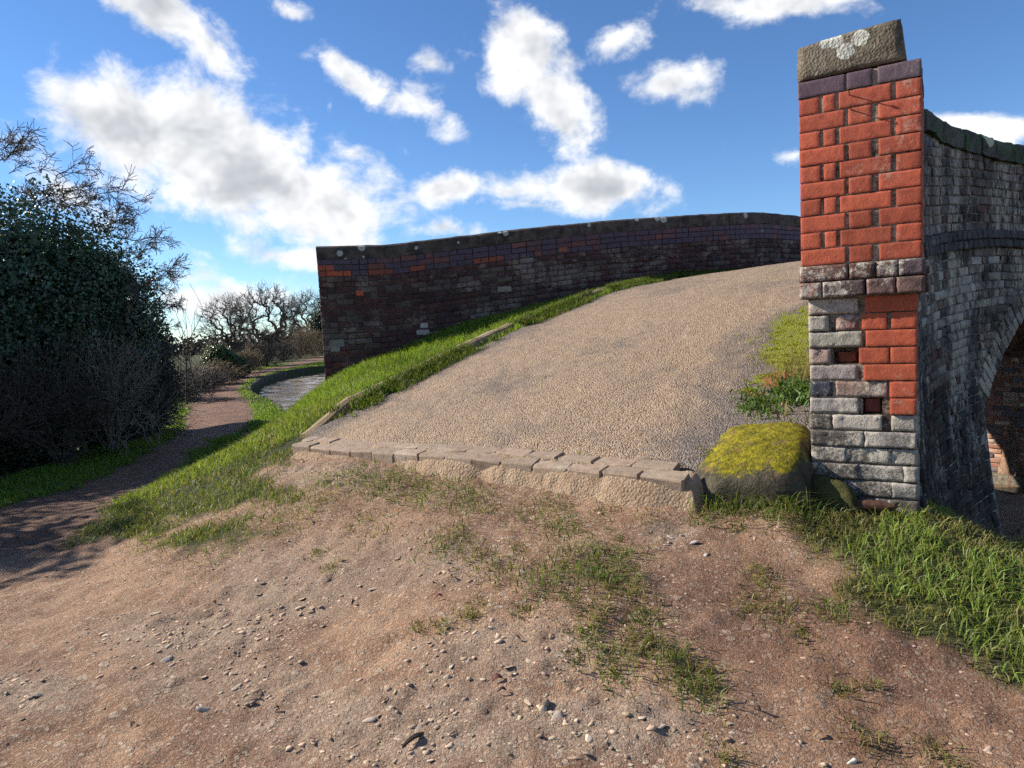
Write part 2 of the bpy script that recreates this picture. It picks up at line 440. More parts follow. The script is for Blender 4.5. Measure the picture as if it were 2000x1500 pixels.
# ------------------------------------------------------------------ materials for ground
def m_ground(nt):
    p = nt.pos()
    n1 = nt.noise(p, 1.5, 5, 0.62); n2 = nt.noise(p, 5.5, 6, 0.65); n3 = nt.noise(p, 38, 5, 0.7); n4 = nt.noise(p, 160, 3, 0.6)
    dirt = nt.ramp(n2, [(0.28, (0.178, 0.106, 0.070)), (0.45, (0.275, 0.170, 0.113)), (0.62, (0.345, 0.226, 0.152)), (0.8, (0.395, 0.283, 0.198))])
    dirt = nt.mix(nt.ss(n1, 0.38, 0.62), nt.mix(1.0, dirt, (0.76, 0.69, 0.66), 'MULTIPLY'), nt.mix(1.0, dirt, (1.12, 1.06, 0.98), 'MULTIPLY'))
    grit = nt.mix(nt.ss(n3, 0.54, 0.72), dirt, (0.40, 0.305, 0.225))
    grit = nt.mix(nt.ss(n4, 0.35, 0.2, 0, 0.45), grit, (0.075, 0.045, 0.034))
    def chips(scale, thr, amt, c):
        vo = nt.n('ShaderNodeTexVoronoi', feature='F1'); nt.L.new(nt.scaled(p, (1, 1, .5)), vo.inputs['Vector']); vo.inputs['Scale'].default_value = scale
        sc_ = nt.n('ShaderNodeSeparateColor'); nt.L.new(vo.outputs['Color'], sc_.inputs[0])
        on = nt.m('MULTIPLY', nt.ss(sc_.outputs[0], thr, thr + .02), nt.ss(vo.outputs['Distance'], .52, .40))
        tone = nt.mix(sc_.outputs[1], (0.24, 0.165, 0.115), (0.47, 0.37, 0.275))
        return nt.mix(nt.m('MULTIPLY', on, amt), c, tone), on
    grit, on1 = chips(125, .55, .85, grit); grit, on2 = chips(52, .80, .9, grit); grit, on3 = chips(26, .93, .9, grit)
    mud_shade = nt.attr('mud_shade'); dark_soil = nt.mix(1.0, grit, (0.60, 0.52, 0.50), 'MULTIPLY')
    c = nt.mix(mud_shade, grit, dark_soil)
    pale = nt.mix(nt.ss(n2, 0.3, 0.7), (0.27, 0.195, 0.14), (0.36, 0.275, 0.205))
    c = nt.mix(nt.m('MULTIPLY', nt.attr('stony'), nt.ss(n3, 0.3, 0.55)), c, pale)
    turf = nt.ramp(n3, [(0.3, (0.028, 0.030, 0.012)), (0.55, (0.050, 0.060, 0.018)), (0.75, (0.085, 0.088, 0.032))])
    c = nt.mix(nt.attr('turf'), c, turf)
    h = nt.m('ADD', nt.m('MULTIPLY', n3, 0.6), nt.m('MULTIPLY', n4, 0.4))
    h = nt.m('ADD', h, nt.m('MULTIPLY', nt.ss(nt.noise(p, 75, 4, .72, .6), .40, .66), 0.8))
    h = nt.m('ADD', h, nt.m('ADD', nt.m('MULTIPLY', on1, .35), nt.m('ADD', nt.m('MULTIPLY', on2, .7), on3)))
    b1 = nt.bump(h, 0.8, 0.011)
    return {'Base Color': c, 'Normal': b1, 'Roughness': nt.m('SUBTRACT', 0.95, nt.m('MULTIPLY', mud_shade, 0.22))}
M_GROUND = material('ground_soil', m_ground, 0.95, 0.2)

def m_road(nt):
    p = nt.pos()
    tone = nt.attr('dark')
    big = nt.noise(p, 0.9, 5, 0.6); mid = nt.noise(p, 7, 5, 0.68)
    chip = nt.vor(p, 100); cc = nt.vor(p, 100, out='Color')
    rnd = nt.n('ShaderNodeSeparateColor'); nt.L.new(cc, rnd.inputs[0])
    tan = nt.ramp(rnd.outputs[0], [(0.0, (0.225, 0.155, 0.10)), (0.35, (0.30, 0.213, 0.142)), (0.7, (0.36, 0.258, 0.175)), (1.0, (0.42, 0.32, 0.23))])
    grey = nt.ramp(rnd.outputs[1], [(0.0, (0.085, 0.072, 0.065)), (0.6, (0.15, 0.125, 0.11)), (1.0, (0.25, 0.21, 0.18))])
    f = nt.m('ADD', nt.m('ADD', tone, nt.m('MULTIPLY', nt.m('SUBTRACT', mid, 0.5), 1.5)), nt.m('MULTIPLY', nt.m('SUBTRACT', big, 0.48), 2.0))
    c = nt.mix(nt.ss(f, -0.05, 0.80), tan, grey)
    c = nt.mix(nt.ss(chip, 0.45, 0.8, 0, .75), c, (0.10, 0.07, 0.05))
    c = nt.mix(nt.ss(nt.m('ADD', nt.attr('moss'), nt.m('MULTIPLY', nt.m('SUBTRACT', nt.noise(p, 16, 4, .7), .5), 3.4)), .50, .72), c, nt.mix(nt.noise(p, 40, 3, .6), (0.07, .08, .01), (0.25, .26, .02)))
    c = nt.mix(nt.ss(nt.m('ADD', nt.attr('earth'), nt.m('SUBTRACT', mid, .5)), .5, .7), c, (0.25, .10, .045))
    h = nt.m('SUBTRACT', nt.m('MULTIPLY', mid, 0.5), nt.m('MULTIPLY', chip, 1.0))
    h = nt.m('ADD', h, nt.m('MULTIPLY', nt.noise(p, 24, 4, 0.6), 0.8))
    return {'Base Color': c, 'Normal': nt.bump(h, 0.75, 0.012)}
M_ROAD = material('road_chippings', m_road, 0.92, 0.25)

# ------------------------------------------------------------------ ground sheet
def axis(spec):
    out = []
    for a, b, st in spec:
        out.append(np.arange(a, b - 1e-9, st))
    return np.concatenate(out + [[spec[-1][1]]])
GX = axis([(-1200, -200, 125), (-200, -40, 10), (-40, -16, 1.2), (-16, -7, .3), (-7, -3.4, .06), (-3.4, 2.8, .021), (2.8, 5.2, .06), (5.2, 12, .25), (12, 40, 2), (40, 200, 16), (200, 1200, 125)])
GY = axis([(-60, -6, 6), (-6, .8, .4), (.8, 2.6, .019), (2.6, 5.6, .029), (5.6, 12, .08), (12, 30, .25), (30, 70, .7), (70, 200, 10), (200, 1200, 100)])
XX, YY = np.meshgrid(GX, GY)
ZZ = ground_z(XX, YY)

def pix_mask(X, Y, Z, ells):
    """soft mask of ground spots given where they are seen: (px, py, rx, ry, strength)"""
    d = np.stack([X - CAM[0], Y - CAM[1], Z - CAM[2]], -1)
    zf = np.maximum(d @ Fv, 0.05)
    px = 1000 + F_PX * (d @ Rv) / zf; py = 750 - F_PX * (d @ Uv) / zf
    m = np.zeros(X.shape)
    for (ex, ey, rx, ry, st) in ells:
        q = ((px - ex) / rx) ** 2 + ((py - ey) / ry) ** 2
        m = np.maximum(m, st * np.clip(1.35 - q, 0, 1))
    return np.where(Y > 0.5, m, 0)

# towpath centre line and turf mask, in plan
PATH = Curve([(-1.5, 1.5), (-3.0, 4.2), (-4.2, 6.6), (-4.75, 8.8), (-5.6, 12.6), (-7.2, 17), (-9.6, 23.2), (-13.0, 31), (-15.8, 40), (-17.3, 50), (-18.2, 62), (-19.7, 76), (-19, 95), (-14, 115)])
def path_d(X, Y):
    s = np.linspace(0, PATH.len, 64); P = PATH.at(s)
    D = np.full(X.shape, 1e9)
    for i in range(len(P) - 1):
        a, b = P[i], P[i + 1]; e = b - a
        t = np.clip(((X - a[0]) * e[0] + (Y - a[1]) * e[1]) / (e @ e), 0, 1)
        D = np.minimum(D, np.hypot(X - a[0] - t * e[0], Y - a[1] - t * e[1]))
    return D
VERGE = [(-1.62, 5.5)] + [ground_hit(*q) for q in ((585, 872), (560, 905), (520, 920), (545, 945), (600, 950), (585, 978), (500, 985), (430, 1000), (320, 1012), (400, 1028), (520, 1022), (560, 1040), (420, 1058), (330, 1062), (240, 1050), (175, 1035), (230, 1000), (300, 955), (365, 905), (430, 860), (480, 835))] + [(-4.7, 12), (-6, 16.5), (-8, 22.5), (-7, 24), (-2.6, 14), (-2.5, 9.9), (4, 11.3), (2.7, 10.9), (-1.55, 5.5)]
RGRASS = [ground_hit(*q) for q in ((1385, 965), (1470, 985), (1540, 1030), (1515, 1065), (1560, 1095), (1600, 1130), (1640, 1175), (1720, 1190), (1790, 1215), (1850, 1255), (1930, 1300), (2010, 1345))] + [(2.4, 1.2), (4.5, 0.5), (7.2, 1), (7.2, 6.5), (5, 6.6), (4.0, 5.9), (3.0, 5.0), (1.9, 3.2), (1.2, 3.4)]
def turf_mask(X, Y):
    wob = (fbm(X * 2.2, Y * 2.2, oct=4, seed=3) - .5) * 0.5 + (fbm(X * 7, Y * 7, oct=3, seed=4) - .5) * .3
    v = smooth01((-poly_sd(X, Y, VERGE) + wob + .10) / .22)
    r = smooth01((-poly_sd(X, Y, RGRASS) + wob * .8 + .04) / .16)
    pd = path_d(X, Y); hw = np.interp(Y, [0, 6, 9, 14, 20, 60], [2.2, .95, .62, .62, .85, .9])
    far = smooth01((pd - hw + wob * .6) / .25) * smooth01((Y - 6.0) / .8) * (X < 3)
    left = smooth01((-X - 5.4 + wob - (Y - 5.0) * .15) / .3) * (Y > 4) * (Y < 8)
    back = smooth01((np.hypot(X, Y + 2) - 14) / 4) * (Y < 4)
    return np.clip(np.maximum.reduce([v, r, far, left, back]), 0, 1)
SEEN = (YY > .8) & (YY < 30) & (np.abs(XX) < 16)
turf = turf_mask(XX, YY)
MUD_SHADE = [(1650, 1250, 330, 120, .8), (1800, 1420, 260, 120, .75), (1450, 1130, 130, 90, .6), (1300, 1130, 120, 60, .35), (80, 1020, 180, 60, 1.0), (300, 930, 160, 60, .6), (60, 1300, 90, 110, .3), (420, 1420, 150, 60, .3)]  # the strong spot at far left paints hedge shade into the soil colour
STONY = [(370, 1240, 190, 60, .9), (560, 1160, 160, 55, .9), (450, 1330, 230, 60, .6), (800, 1420, 330, 90, .75), (1000, 1280, 200, 60, .7), (1180, 1420, 180, 70, .9), (700, 1100, 300, 60, .6), (60, 1360, 120, 50, .8), (1310, 1040, 60, 20, .9), (640, 930, 110, 30, .8)]
mud_shade = np.maximum(pix_mask(XX, YY, ZZ, MUD_SHADE), .95 * smooth01((1.15 - path_d(XX, YY)) / .3) * smooth01((YY - 5.5) / 2) * (XX < 0)); stony = pix_mask(XX, YY, ZZ, STONY)
# relief of the trodden earth
rel = np.where(YY < 14, (fbm(XX * 1.3, YY * 1.3, oct=3, seed=21) - .5) * .055, 0)
rel += np.where(YY < 8, (fbm(XX * 5, YY * 5, oct=4, seed=5) - .5) * .032, 0)
rel += np.where((YY < 6) & (np.abs(XX) < 4), (fbm(XX * 17, YY * 17, oct=4, seed=9, gain=.55) - .5) * .027, 0)
lump = vn(XX * 26, YY * 26, seed=13); rel += np.where((YY < 6) & (np.abs(XX) < 4), np.clip(lump - .58, 0, 1) * .036 * (.35 + stony), 0)
foot = (fbm(XX * 9, YY * 9, oct=2, seed=31) - .5) * .05; rel += np.where(YY < 6, foot * mud_shade * .6, 0)
near_wall = poly_sd(XX, YY, CANAL)
ZZ = ZZ + rel * np.clip((near_wall - .1) / 1.0, 0, 1)
ny, nx = XX.shape
idx = np.arange(nx * ny).reshape(ny, nx)
GF = np.stack([idx[:-1, :-1], idx[:-1, 1:], idx[1:, 1:], idx[1:, :-1]], -1).reshape(-1, 4)
GV = np.stack([XX, YY, ZZ], -1).reshape(-1, 3)
ground = link('ground', mesh_np('ground', GV, GF, True, attrs={'turf': turf.ravel(), 'mud_shade': np.clip(mud_shade, 0, 1).ravel(), 'stony': stony.ravel()}), M_GROUND)
tag(ground, 'reddish brown trodden earth and turf around the bridge', 'ground', kind='structure')
ix = {0: np.where((GX > -16) & (GX < 12))[0], 1: np.where((GY > .7) & (GY < 40))[0]}
sx = ix[0][::3]; sy = ix[1][::3]
gi_ = np.stack(np.meshgrid(sx, sy), -1)
BV = GV.reshape(ny, nx, 3)[gi_[..., 1], gi_[..., 0]]
bi = np.arange(BV.shape[0] * BV.shape[1]).reshape(BV.shape[:2])
BF = np.stack([bi[:-1, :-1], bi[:-1, 1:], bi[1:, 1:], bi[1:, :-1]], -1).reshape(-1, 4)
BVH_G = BVHTree.FromPolygons([tuple(v) for v in BV.reshape(-1, 3)], [tuple(f) for f in BF])

def grid_z(x, y):
    """height of the finished ground sheet (bilinear)"""
    i = np.clip(np.searchsorted(GX, x) - 1, 0, nx - 2); j = np.clip(np.searchsorted(GY, y) - 1, 0, ny - 2)
    fx = (x - GX[i]) / (GX[i + 1] - GX[i]); fy = (y - GY[j]) / (GY[j + 1] - GY[j])
    return ZZ[j, i] * (1 - fx) * (1 - fy) + ZZ[j, i + 1] * fx * (1 - fy) + ZZ[j + 1, i] * (1 - fx) * fy + ZZ[j + 1, i + 1] * fx * fy

# ------------------------------------------------------------------ road over the bridge
uu = np.concatenate([np.arange(-.14, 8, .035), np.arange(8, 19.01, .25)]); vv = np.linspace(0, 1, 150)
Lp, Rp = ramp_left(uu), ramp_right(uu)
RXY = Lp[:, None] * (1 - vv)[None, :, None] + Rp[:, None] * vv[None, :, None]
RZZ = np.repeat(ramp_z(uu)[:, None], len(vv), 1) + 0.045 * (1 - (2 * vv[None] - 1) ** 2)
RZZ = RZZ - .05 * smooth01((.12 - uu[:, None]) / .2) + (fbm(RXY[..., 0] * 1.2, RXY[..., 1] * 1.2, oct=3, seed=41) - .5) * .035 + (fbm(RXY[..., 0] * 12, RXY[..., 1] * 12, oct=3, seed=43) - .5) * .014
dark = np.clip(smooth01((vv[None] - .66) / .3) * .95 + smooth01((.14 - vv[None]) / .16) * .75, 0, 1) * np.ones_like(RZZ)
dark = np.clip(dark + .55 * (fbm(vv[None] * 11 + uu[:, None] * .1, uu[:, None] * .55 + 0 * vv[None], oct=3, seed=47) - .52), 0, 1)
nu, nv = RZZ.shape
ri = np.arange(nu * nv).reshape(nu, nv)
RV = np.concatenate([RXY, RZZ[..., None]], -1).reshape(-1, 3)
RF = np.stack([ri[:-1, :-1], ri[:-1, 1:], ri[1:, 1:], ri[1:, :-1]], -1).reshape(-1, 4)[:, ::-1]
RF = RF if True else RF
rmoss = pix_mask(RXY[..., 0], RXY[..., 1], RZZ, [(1545, 650, 45, 45, 1), (1535, 690, 55, 30, 1), (1550, 720, 45, 30, .9), (1500, 740, 35, 14, .8), (1465, 762, 22, 9, .7), (1570, 615, 20, 25, .7), (1400, 890, 14, 25, .7)])
rmud = pix_mask(RXY[..., 0], RXY[..., 1], RZZ, [(1530, 745, 45, 22, 1), (1480, 770, 25, 8, .7)])
road = link('road', mesh_np('road', RV, RF, True, attrs={'dark': dark.ravel(), 'moss': rmoss.ravel(), 'earth': rmud.ravel()}), M_ROAD)
tag(road, 'tan chippings road climbing over the humpback bridge', 'road', kind='structure')
ru = np.arange(0, nu, 3); rv_ = np.arange(0, nv, 5)
RB = RV.reshape(nu, nv, 3)[ru][:, rv_]
rbi = np.arange(RB.shape[0] * RB.shape[1]).reshape(RB.shape[:2])
BVH_R = BVHTree.FromPolygons([tuple(v) for v in RB.reshape(-1, 3)], [tuple(f) for f in np.stack([rbi[:-1, :-1], rbi[:-1, 1:], rbi[1:, 1:], rbi[1:, :-1]], -1).reshape(-1, 4)])

def spot(px, py, road_too=True):
    """where the ray of a pixel first meets ground or road"""
    o, d = Vector(CAM), Vector(pix_dir(px, py))
    a = BVH_G.ray_cast(o, d); b = BVH_R.ray_cast(o, d) if road_too else (None,) * 4
    c = [h for h in (a, b) if h[0] is not None]
    if not c: return None
    return np.array(min(c, key=lambda h: h[3])[0])

# ------------------------------------------------------------------ brick and stone materials
def m_brick(src, lime=0.3, grime=0.4, lime_col=(0.40, 0.385, 0.35), streak=False, moss=0.0, rough_b=0.6, fine=True):
    def fn(nt):
        p = nt.pos()
        base = nt.n('ShaderNodeObjectInfo').outputs['Color'] if src == 'object' else nt.attr('Col', 'Color')
        n_mid = nt.noise(p, 22, 5, 0.65); n_fine = nt.noise(p, 130, 4, 0.7); n_big = nt.noise(p, 2.6, 4, 0.6)
        c = nt.mix(1.0, base, nt.ramp(n_mid, [(0.25, (0.62, 0.60, 0.60)), (0.5, (0.95, 0.95, 0.95)), (0.75, (1.22, 1.18, 1.12))]), 'MULTIPLY')
        if grime > 0:
            g = nt.m('ADD', nt.m('MULTIPLY', n_big, 0.65), nt.m('MULTIPLY', n_mid, 0.35))
            c = nt.mix(nt.ss(g, 0.62 - 0.25 * grime, 0.80 - 0.25 * grime, 0, min(1, grime * 1.35)), c, (0.022, 0.018, 0.018))
        if lime > 0:
            v = nt.scaled(p, (1, 1, 0.22)) if streak else p
            a = nt.noise(v, 2.2, 6, 0.74, 0.4); b = nt.noise(v, 60, 4, 0.75)
            t = nt.m('ADD', nt.m('MULTIPLY', a, 0.82), nt.m('MULTIPLY', b, 0.38))
            f = nt.ss(t, 0.74 - 0.24 * lime, 0.84 - 0.22 * lime, 0, 0.9)
            c = nt.mix(f, c, nt.mix(n_fine, tuple(x * .62 for x in lime_col), tuple(min(1, x * 1.3) for x in lime_col)))
        if moss > 0:
            c = nt.mix(nt.ss(nt.noise(p, 5, 4, 0.6), 0.62 - moss * .2, 0.72 - moss * .2, 0, .8), c, (0.045, 0.075, 0.02))
        h = nt.m('ADD', nt.m('MULTIPLY', n_mid, 1.0), nt.m('MULTIPLY', n_fine, 0.45))
        return {'Base Color': c, 'Normal': nt.bump(h, rough_b, 0.008)}
    return fn
MB_RED = material('red_facing_brick', m_brick('object', .30, .22, (0.40, .25, .18), rough_b=.38), .86, .3)
MB_OLD = material('weathered_pier_brick', m_brick('object', .70, .58, (0.47, .42, .35), rough_b=1.0), .95, .2)
MB_LEFT = material('parapet_brick', m_brick('object', .46, .55, (0.28, .215, .175), rough_b=.9), .92, .25)
MB_LEFT_A = material('parapet_brickwork', m_brick('attr', .56, .55, (0.28, .215, .175), rough_b=.9), .93, .25)
MB_BLUE = material('blue_engineering_brick', m_brick('object', .08, .12, (0.3, .28, .26), rough_b=.4), .7, .4)
MB_WING = material('wing_wall_brick', m_brick('object', .66, .66, (0.47, .395, .31), True, rough_b=.9), .93, .25)
MB_STRING = material('string_course_brick', m_brick('object', .30, .5, (0.30, .27, .22), rough_b=.9), .93, .25)
MB_WING_A = material('wing_wall_brickwork', m_brick('attr', .54, .72, (0.44, .37, .29), True, rough_b=.9), .93, .25)
MB_FAR = material('abutment_brickwork', m_brick('attr', .35, .12, (0.42, .37, .3), rough_b=.8), .93, .25)

def m_mortar(c0, c1, s=30):
    def fn(nt):
        p = nt.pos(); n = nt.noise(p, s, 5, 0.7); b = nt.noise(p, 3, 3, 0.6)
        c = nt.mix(nt.ss(nt.m('ADD', nt.m('MULTIPLY', n, .6), nt.m('MULTIPLY', b, .4)), 0.38, 0.62), c0, c1)
        return {'Base Color': c, 'Normal': nt.bump(nt.noise(p, 90, 4, .7), .9, .01)}
    return fn
M_MORT_P = material('pier_mortar', m_mortar((0.05, .038, .028), (0.36, .29, .21), 45), .95, .15)
M_MORT_L = material('parapet_mortar', m_mortar((0.035, .027, .026), (0.20, .17, .15)), .95, .15)
M_MORT_W = material('wing_wall_mortar', m_mortar((0.04, .035, .03), (0.33, .285, .235), 14), .95, .15)

def m_cope(spots=(), dark=(0.055, .045, .038), light=(0.17, .145, .115), lich=(0.42, .42, .36), moss=0.0):
    def fn(nt):
        p = nt.pos(); n = nt.noise(p, 7, 6, 0.68); f = nt.noise(p, 60, 4, 0.7); v = nt.vor(p, 90)
        c = nt.mix(nt.ss(n, .36, .66), dark, light)
        c = nt.mix(nt.ss(f, .58, .74, 0, .75), c, tuple(x * 2.2 for x in light))
        if moss: c = nt.mix(nt.ss(nt.noise(p, 4.5, 5, .65), .60 - .22 * moss, .70 - .2 * moss, 0, .85), c, (0.055, 0.10, 0.035))
        wob = nt.m('MULTIPLY', nt.m('SUBTRACT', nt.noise(p, 40, 3, .6), .5), .016)
        for (q, r) in spots:
            d = nt.m('ADD', nt.vm('DISTANCE', p, tuple(float(x) for x in q)), wob)
            c = nt.mix(nt.ss(d, r, r * .86), c, nt.mix(f, tuple(x * .75 for x in lich), tuple(x * 1.25 for x in lich)))
        rnd = nt.noise(p, 3.1, 3, .5)
        h = nt.m('ADD', nt.m('MULTIPLY', f, .7), nt.m('MULTIPLY', v, .7))
        return {'Base Color': c, 'Normal': nt.bump(h, .6, .008)}
    return fn

# ------------------------------------------------------------------ brick shapes: unit boxes with worn, chamfered arrises (44 triangles)
def brick_arrays(seed, wear=0.05, jit=0.02):
    r = np.random.default_rng(seed)
    V, F = [], []
    bm = bmesh.new(); bmesh.ops.create_cube(bm, size=1.0)
    bmesh.ops.bevel(bm, geom=list(bm.edges), offset=wear, segments=1, affect='EDGES', profile=.5)
    bmesh.ops.triangulate(bm, faces=[f for f in bm.faces if len(f.verts) > 4])
    bm.verts.ensure_lookup_table()
    V = np.array([v.co[:] for v in bm.verts]); F = [[v.index for v in f.verts] for f in bm.faces]
    V = V + r.uniform(-jit, jit, V.shape) * np.array([.5, 1, 1])
    bm.free()
    return V, F
BR = [brick_arrays(k, .05 if k < 4 else .11, .018 if k < 4 else .07) for k in range(8)]
def brick_mesh(k, size, mat, name='brick'):
    V, F = BR[k]
    sx_, sy_, sz_ = size
    W_ = V.copy()
    # keep chamfers the same real width whatever the brick's length
    m = min(size)
    for a, s in enumerate(size):
        t = np.sign(V[:, a]); inner = .5 - np.abs(V[:, a])
        W_[:, a] = t * (.5 * s - inner * m)
    me = bpy.data.meshes.new(name); me.from_pydata([tuple(v) for v in W_], [], F); me.materials.append(mat); me.update()
    return me
_cache = {}
def brick_obj(name, parent, mat, size, M, color=(1, 1, 1), rough=False):
    q = (round(size[0] / .006), round(size[1] / .01), round(size[2] / .004), rough, random.randrange(4), mat.name)
    if q not in _cache: _cache[q] = brick_mesh(q[4] + (4 if rough else 0), size, mat, name)
    o = bpy.data.objects.new(name, _cache[q]); COL.objects.link(o)
    o.parent = parent
    o.matrix_parent_inverse = Matrix.Translation(-Vector(parent.location))
    o.matrix_basis = M
    o.color = (*color, 1)
    return o
def frame(x, y, z, tang, slope=0.0, extra=0.0, lean=0.0):
    """matrix with local x along the wall, local -y out of its face"""
    t = np.array([tang[0], tang[1], 0.0]); nrm = np.array([-tang[1], tang[0], 0.0])
    c, s = math.cos(slope), math.sin(slope)
    X = t * c + np.array([0, 0, s]); Z = -t * s + np.array([0, 0, c])
    M = Matrix(((X[0], nrm[0], Z[0], x), (X[1], nrm[1], Z[1], y), (X[2], nrm[2], Z[2], z), (0, 0, 0, 1)))
    if extra: M = M @ Matrix.Rotation(extra, 4, 'Y')
    if lean: M = M @ Matrix.Rotation(lean, 4, 'X')
    return M
def eroded_brick(name, parent, mat, size, M, color, amp=.007, seed=0, rnd_=.008, shr=.018):
    """old brick with a worn, pitted face: finer mesh, its own relief"""
    L, D, H = size; nu_, nv_ = max(6, int(L / .011)), max(8, int(H / .0085))
    u_, v_ = np.meshgrid(np.sin(np.linspace(-1, 1, nu_) * np.pi / 2), np.sin(np.linspace(-1, 1, nv_) * np.pi / 2), indexing='ij')
    ed = np.maximum(np.abs(u_) ** (L / .0042), np.abs(v_) ** (H / .0042))
    wv_ = (fbm(u_ * L * 26 + seed * 3.1, v_ * H * 26 + seed, oct=4, seed=seed) - .5)
    sh = 1 - shr * (fbm(u_ * 2 + seed, v_ * 2, oct=2, seed=seed + 1))
    X = u_ * L / 2 * sh; Z = v_ * H / 2 * (1 - shr * 2.6 * vn(u_ * 3 + seed, v_ * 3, seed=seed + 2))
    Yf = -D / 2 + rnd_ * ed ** 1.5 - wv_ * amp * 2.2
    Gd_ = np.stack([X, Yf, Z], -1)
    V = np.concatenate([Gd_.reshape(-1, 3), Gd_.reshape(-1, 3), np.array([(sx_ * L / 2, D / 2, sz_ * H / 2) for sx_, sz_ in ((-1, -1), (-1, 1), (1, 1), (1, -1))])])
    id_ = np.arange(nu_ * nv_).reshape(nu_, nv_); n0 = 2 * nu_ * nv_
    F = [tuple(q) for q in np.stack([id_[:-1, :-1], id_[1:, :-1], id_[1:, 1:], id_[:-1, 1:]], -1).reshape(-1, 4)]
    id_ = id_ + nu_ * nv_
    F += [tuple(id_[::-1, 0]) + (n0, n0 + 3), tuple(id_[:, -1]) + (n0 + 2, n0 + 1), tuple(id_[0, :]) + (n0 + 1, n0), tuple(id_[-1, ::-1]) + (n0 + 3, n0 + 2), (n0, n0 + 1, n0 + 2, n0 + 3)]
    me = bpy.data.meshes.new(name); me.from_pydata([tuple(v) for v in V], [], F); me.materials.append(mat); me.update()
    for f in me.polygons[:len(F) - 5]: f.use_smooth = True
    o = bpy.data.objects.new(name, me); COL.objects.link(o); o.parent = parent
    o.matrix_parent_inverse = Matrix.Translation(-Vector(parent.location)); o.matrix_basis = M; o.color = (*color, 1)
    return o
class Joined:
    """many bricks in one mesh"""
    def __init__(self): self.V, self.Q, self.T, self.C, self.n = [], [], [], [], 0
    def add(self, size, M, color, rough=True):
        V, F = BR[random.randrange(4) + (4 if rough else 0)]
        W_ = V.copy(); m = min(size)
        for a, s in enumerate(size):
            W_[:, a] = np.sign(V[:, a]) * (.5 * s - (.5 - np.abs(V[:, a])) * m)
        A = np.array(M); W_ = W_ @ A[:3, :3].T + A[:3, 3]
        self.V.append(W_); self.C.append(np.repeat([color], len(W_), 0))
        for f in F: (self.Q if len(f) == 4 else self.T).append([i + self.n for i in f])
        self.n += len(W_)
    def build(self, name, mat, parent, kind='stuff'):
        fs = [np.array(self.Q)] + ([np.array(self.T)] if self.T else [])
        o = link(name, mesh_np(name, np.vstack(self.V), fs, False, col=np.vstack(self.C)), mat)
        to_local(o, parent); o['kind'] = kind
        return o

def vary(c, a=.18):
    k = random.uniform(1 - a, 1 + a)
    return tuple(max(0.004, x * k * random.uniform(.985, 1.015)) for x in c)
RED, REDO = (0.40, 0.088, 0.042), (0.40, 0.085, 0.045)
BLUE = (0.085, 0.055, 0.075)

# ------------------------------------------------------------------ brick end pier of the right parapet
PFL = at_depth(1564, 560, 3.28); PFR = at_depth(1801, 560, 3.03)
PFL, PFR = PFL[:2], PFR[:2]
E1 = (PFR - PFL); PW = np.linalg.norm(E1); E1 = E1 / PW
NO = np.array([E1[1], -E1[0]])                   # outward, towards the viewer
pmid = (PFL + PFR) / 2
Z_S = at_depth(1690, 578, 3.15)[2]               # under side of the string course
CH = (at_depth(1680, 137, 3.15)[2] - Z_S) / 13.0
gz = float(grid_z(np.array(pmid[0]), np.array(pmid[1])))
pier = empty('brick_pier', (pmid[0], pmid[1], gz), label='tall brick end pier with red bricks above a weathered pale base', cat='pier', kind='thing')
def pier_pt(u, out, z):
    p = PFL + E1 * u + NO * out; return (p[0], p[1], z)
def pier_brick(u0, u1, z0, z1, out, depth, mat, color, rough=False, tilt=0.0):
    c = pier_pt((u0 + u1) / 2, out - depth / 2, (z0 + z1) / 2)
    eroded_brick('brick', pier, mat, (u1 - u0, depth, z1 - z0), frame(*c, E1, tilt), color, .0060 if rough else .0013, random.randrange(999), .008 if rough else .0018, .014 if rough else .0025)
k = PW / 598.0
j = .0025
zt = Z_S + 12 * CH
def rows(spec, z0, h, out, x0, scale, dfl):
    for (a, b, mat, colr, rough, do) in spec:
        pier_brick((a - x0) * scale + j * .4, (b - x0) * scale - j * .4, z0 + j, z0 + h - j, out + do + random.uniform(-.003, .003), .10, mat, vary(colr, dfl), rough, random.uniform(-.006, .006))
B = (0.105, .062, .082)
rows([(147, 388, MB_BLUE, B, False, 0), (395, 518, MB_BLUE, B, False, 0), (543, 745, MB_BLUE, (0.13, .085, .10), False, 0)], zt, CH, 0.002, 147, k, .1)
for r in range(10):
    z0 = Z_S + (11 - r) * CH
    t = 1 - r / 14
    R_ = tuple(a * (1 - .32 * t) + b * .32 * t for a, b in zip(RED, (0.36, .085, .06)))
    if r % 2 == 0: spec = [(150, 258, MB_RED, R_, False, 0), (275, 337, MB_RED, R_, False, .001), (355, 608, MB_RED, R_, False, 0), (627, 745, MB_RED, R_, False, 0)]
    else: spec = [(150, 383, MB_RED, R_, False, 0), (399, 514, MB_RED, tuple(x * .9 for x in R_), False, -.001), (545, 745, MB_RED, R_, False, .001)]
    rows(spec, z0, CH, 0, 147, k, .22)
OB, OBr = (0.12, .062, .050), (0.20, .11, .09)
rows([(147, 395, MB_OLD, OB, True, 0), (399, 525, MB_OLD, OB, True, .004), (527, 634, MB_OLD, OBr, True, 0), (636, 760, MB_OLD, (0.155, .115, .125), True, .003)], Z_S + CH, CH, .022, 150, k * 1.01, .12)
rows([(147, 262, MB_OLD, (0.22, .09, .07), True, 0), (266, 478, MB_OLD, (0.085, .058, .058), True, .003), (482, 622, MB_OLD, (0.21, .13, .11), True, 0), (624, 756, MB_OLD, (0.235, .145, .12), True, .005)], Z_S, CH, .026, 150, k * 1.01, .1)
G, Gd, Gp = (0.34, .305, .255), (0.10, .086, .073), (0.29, .20, .165)
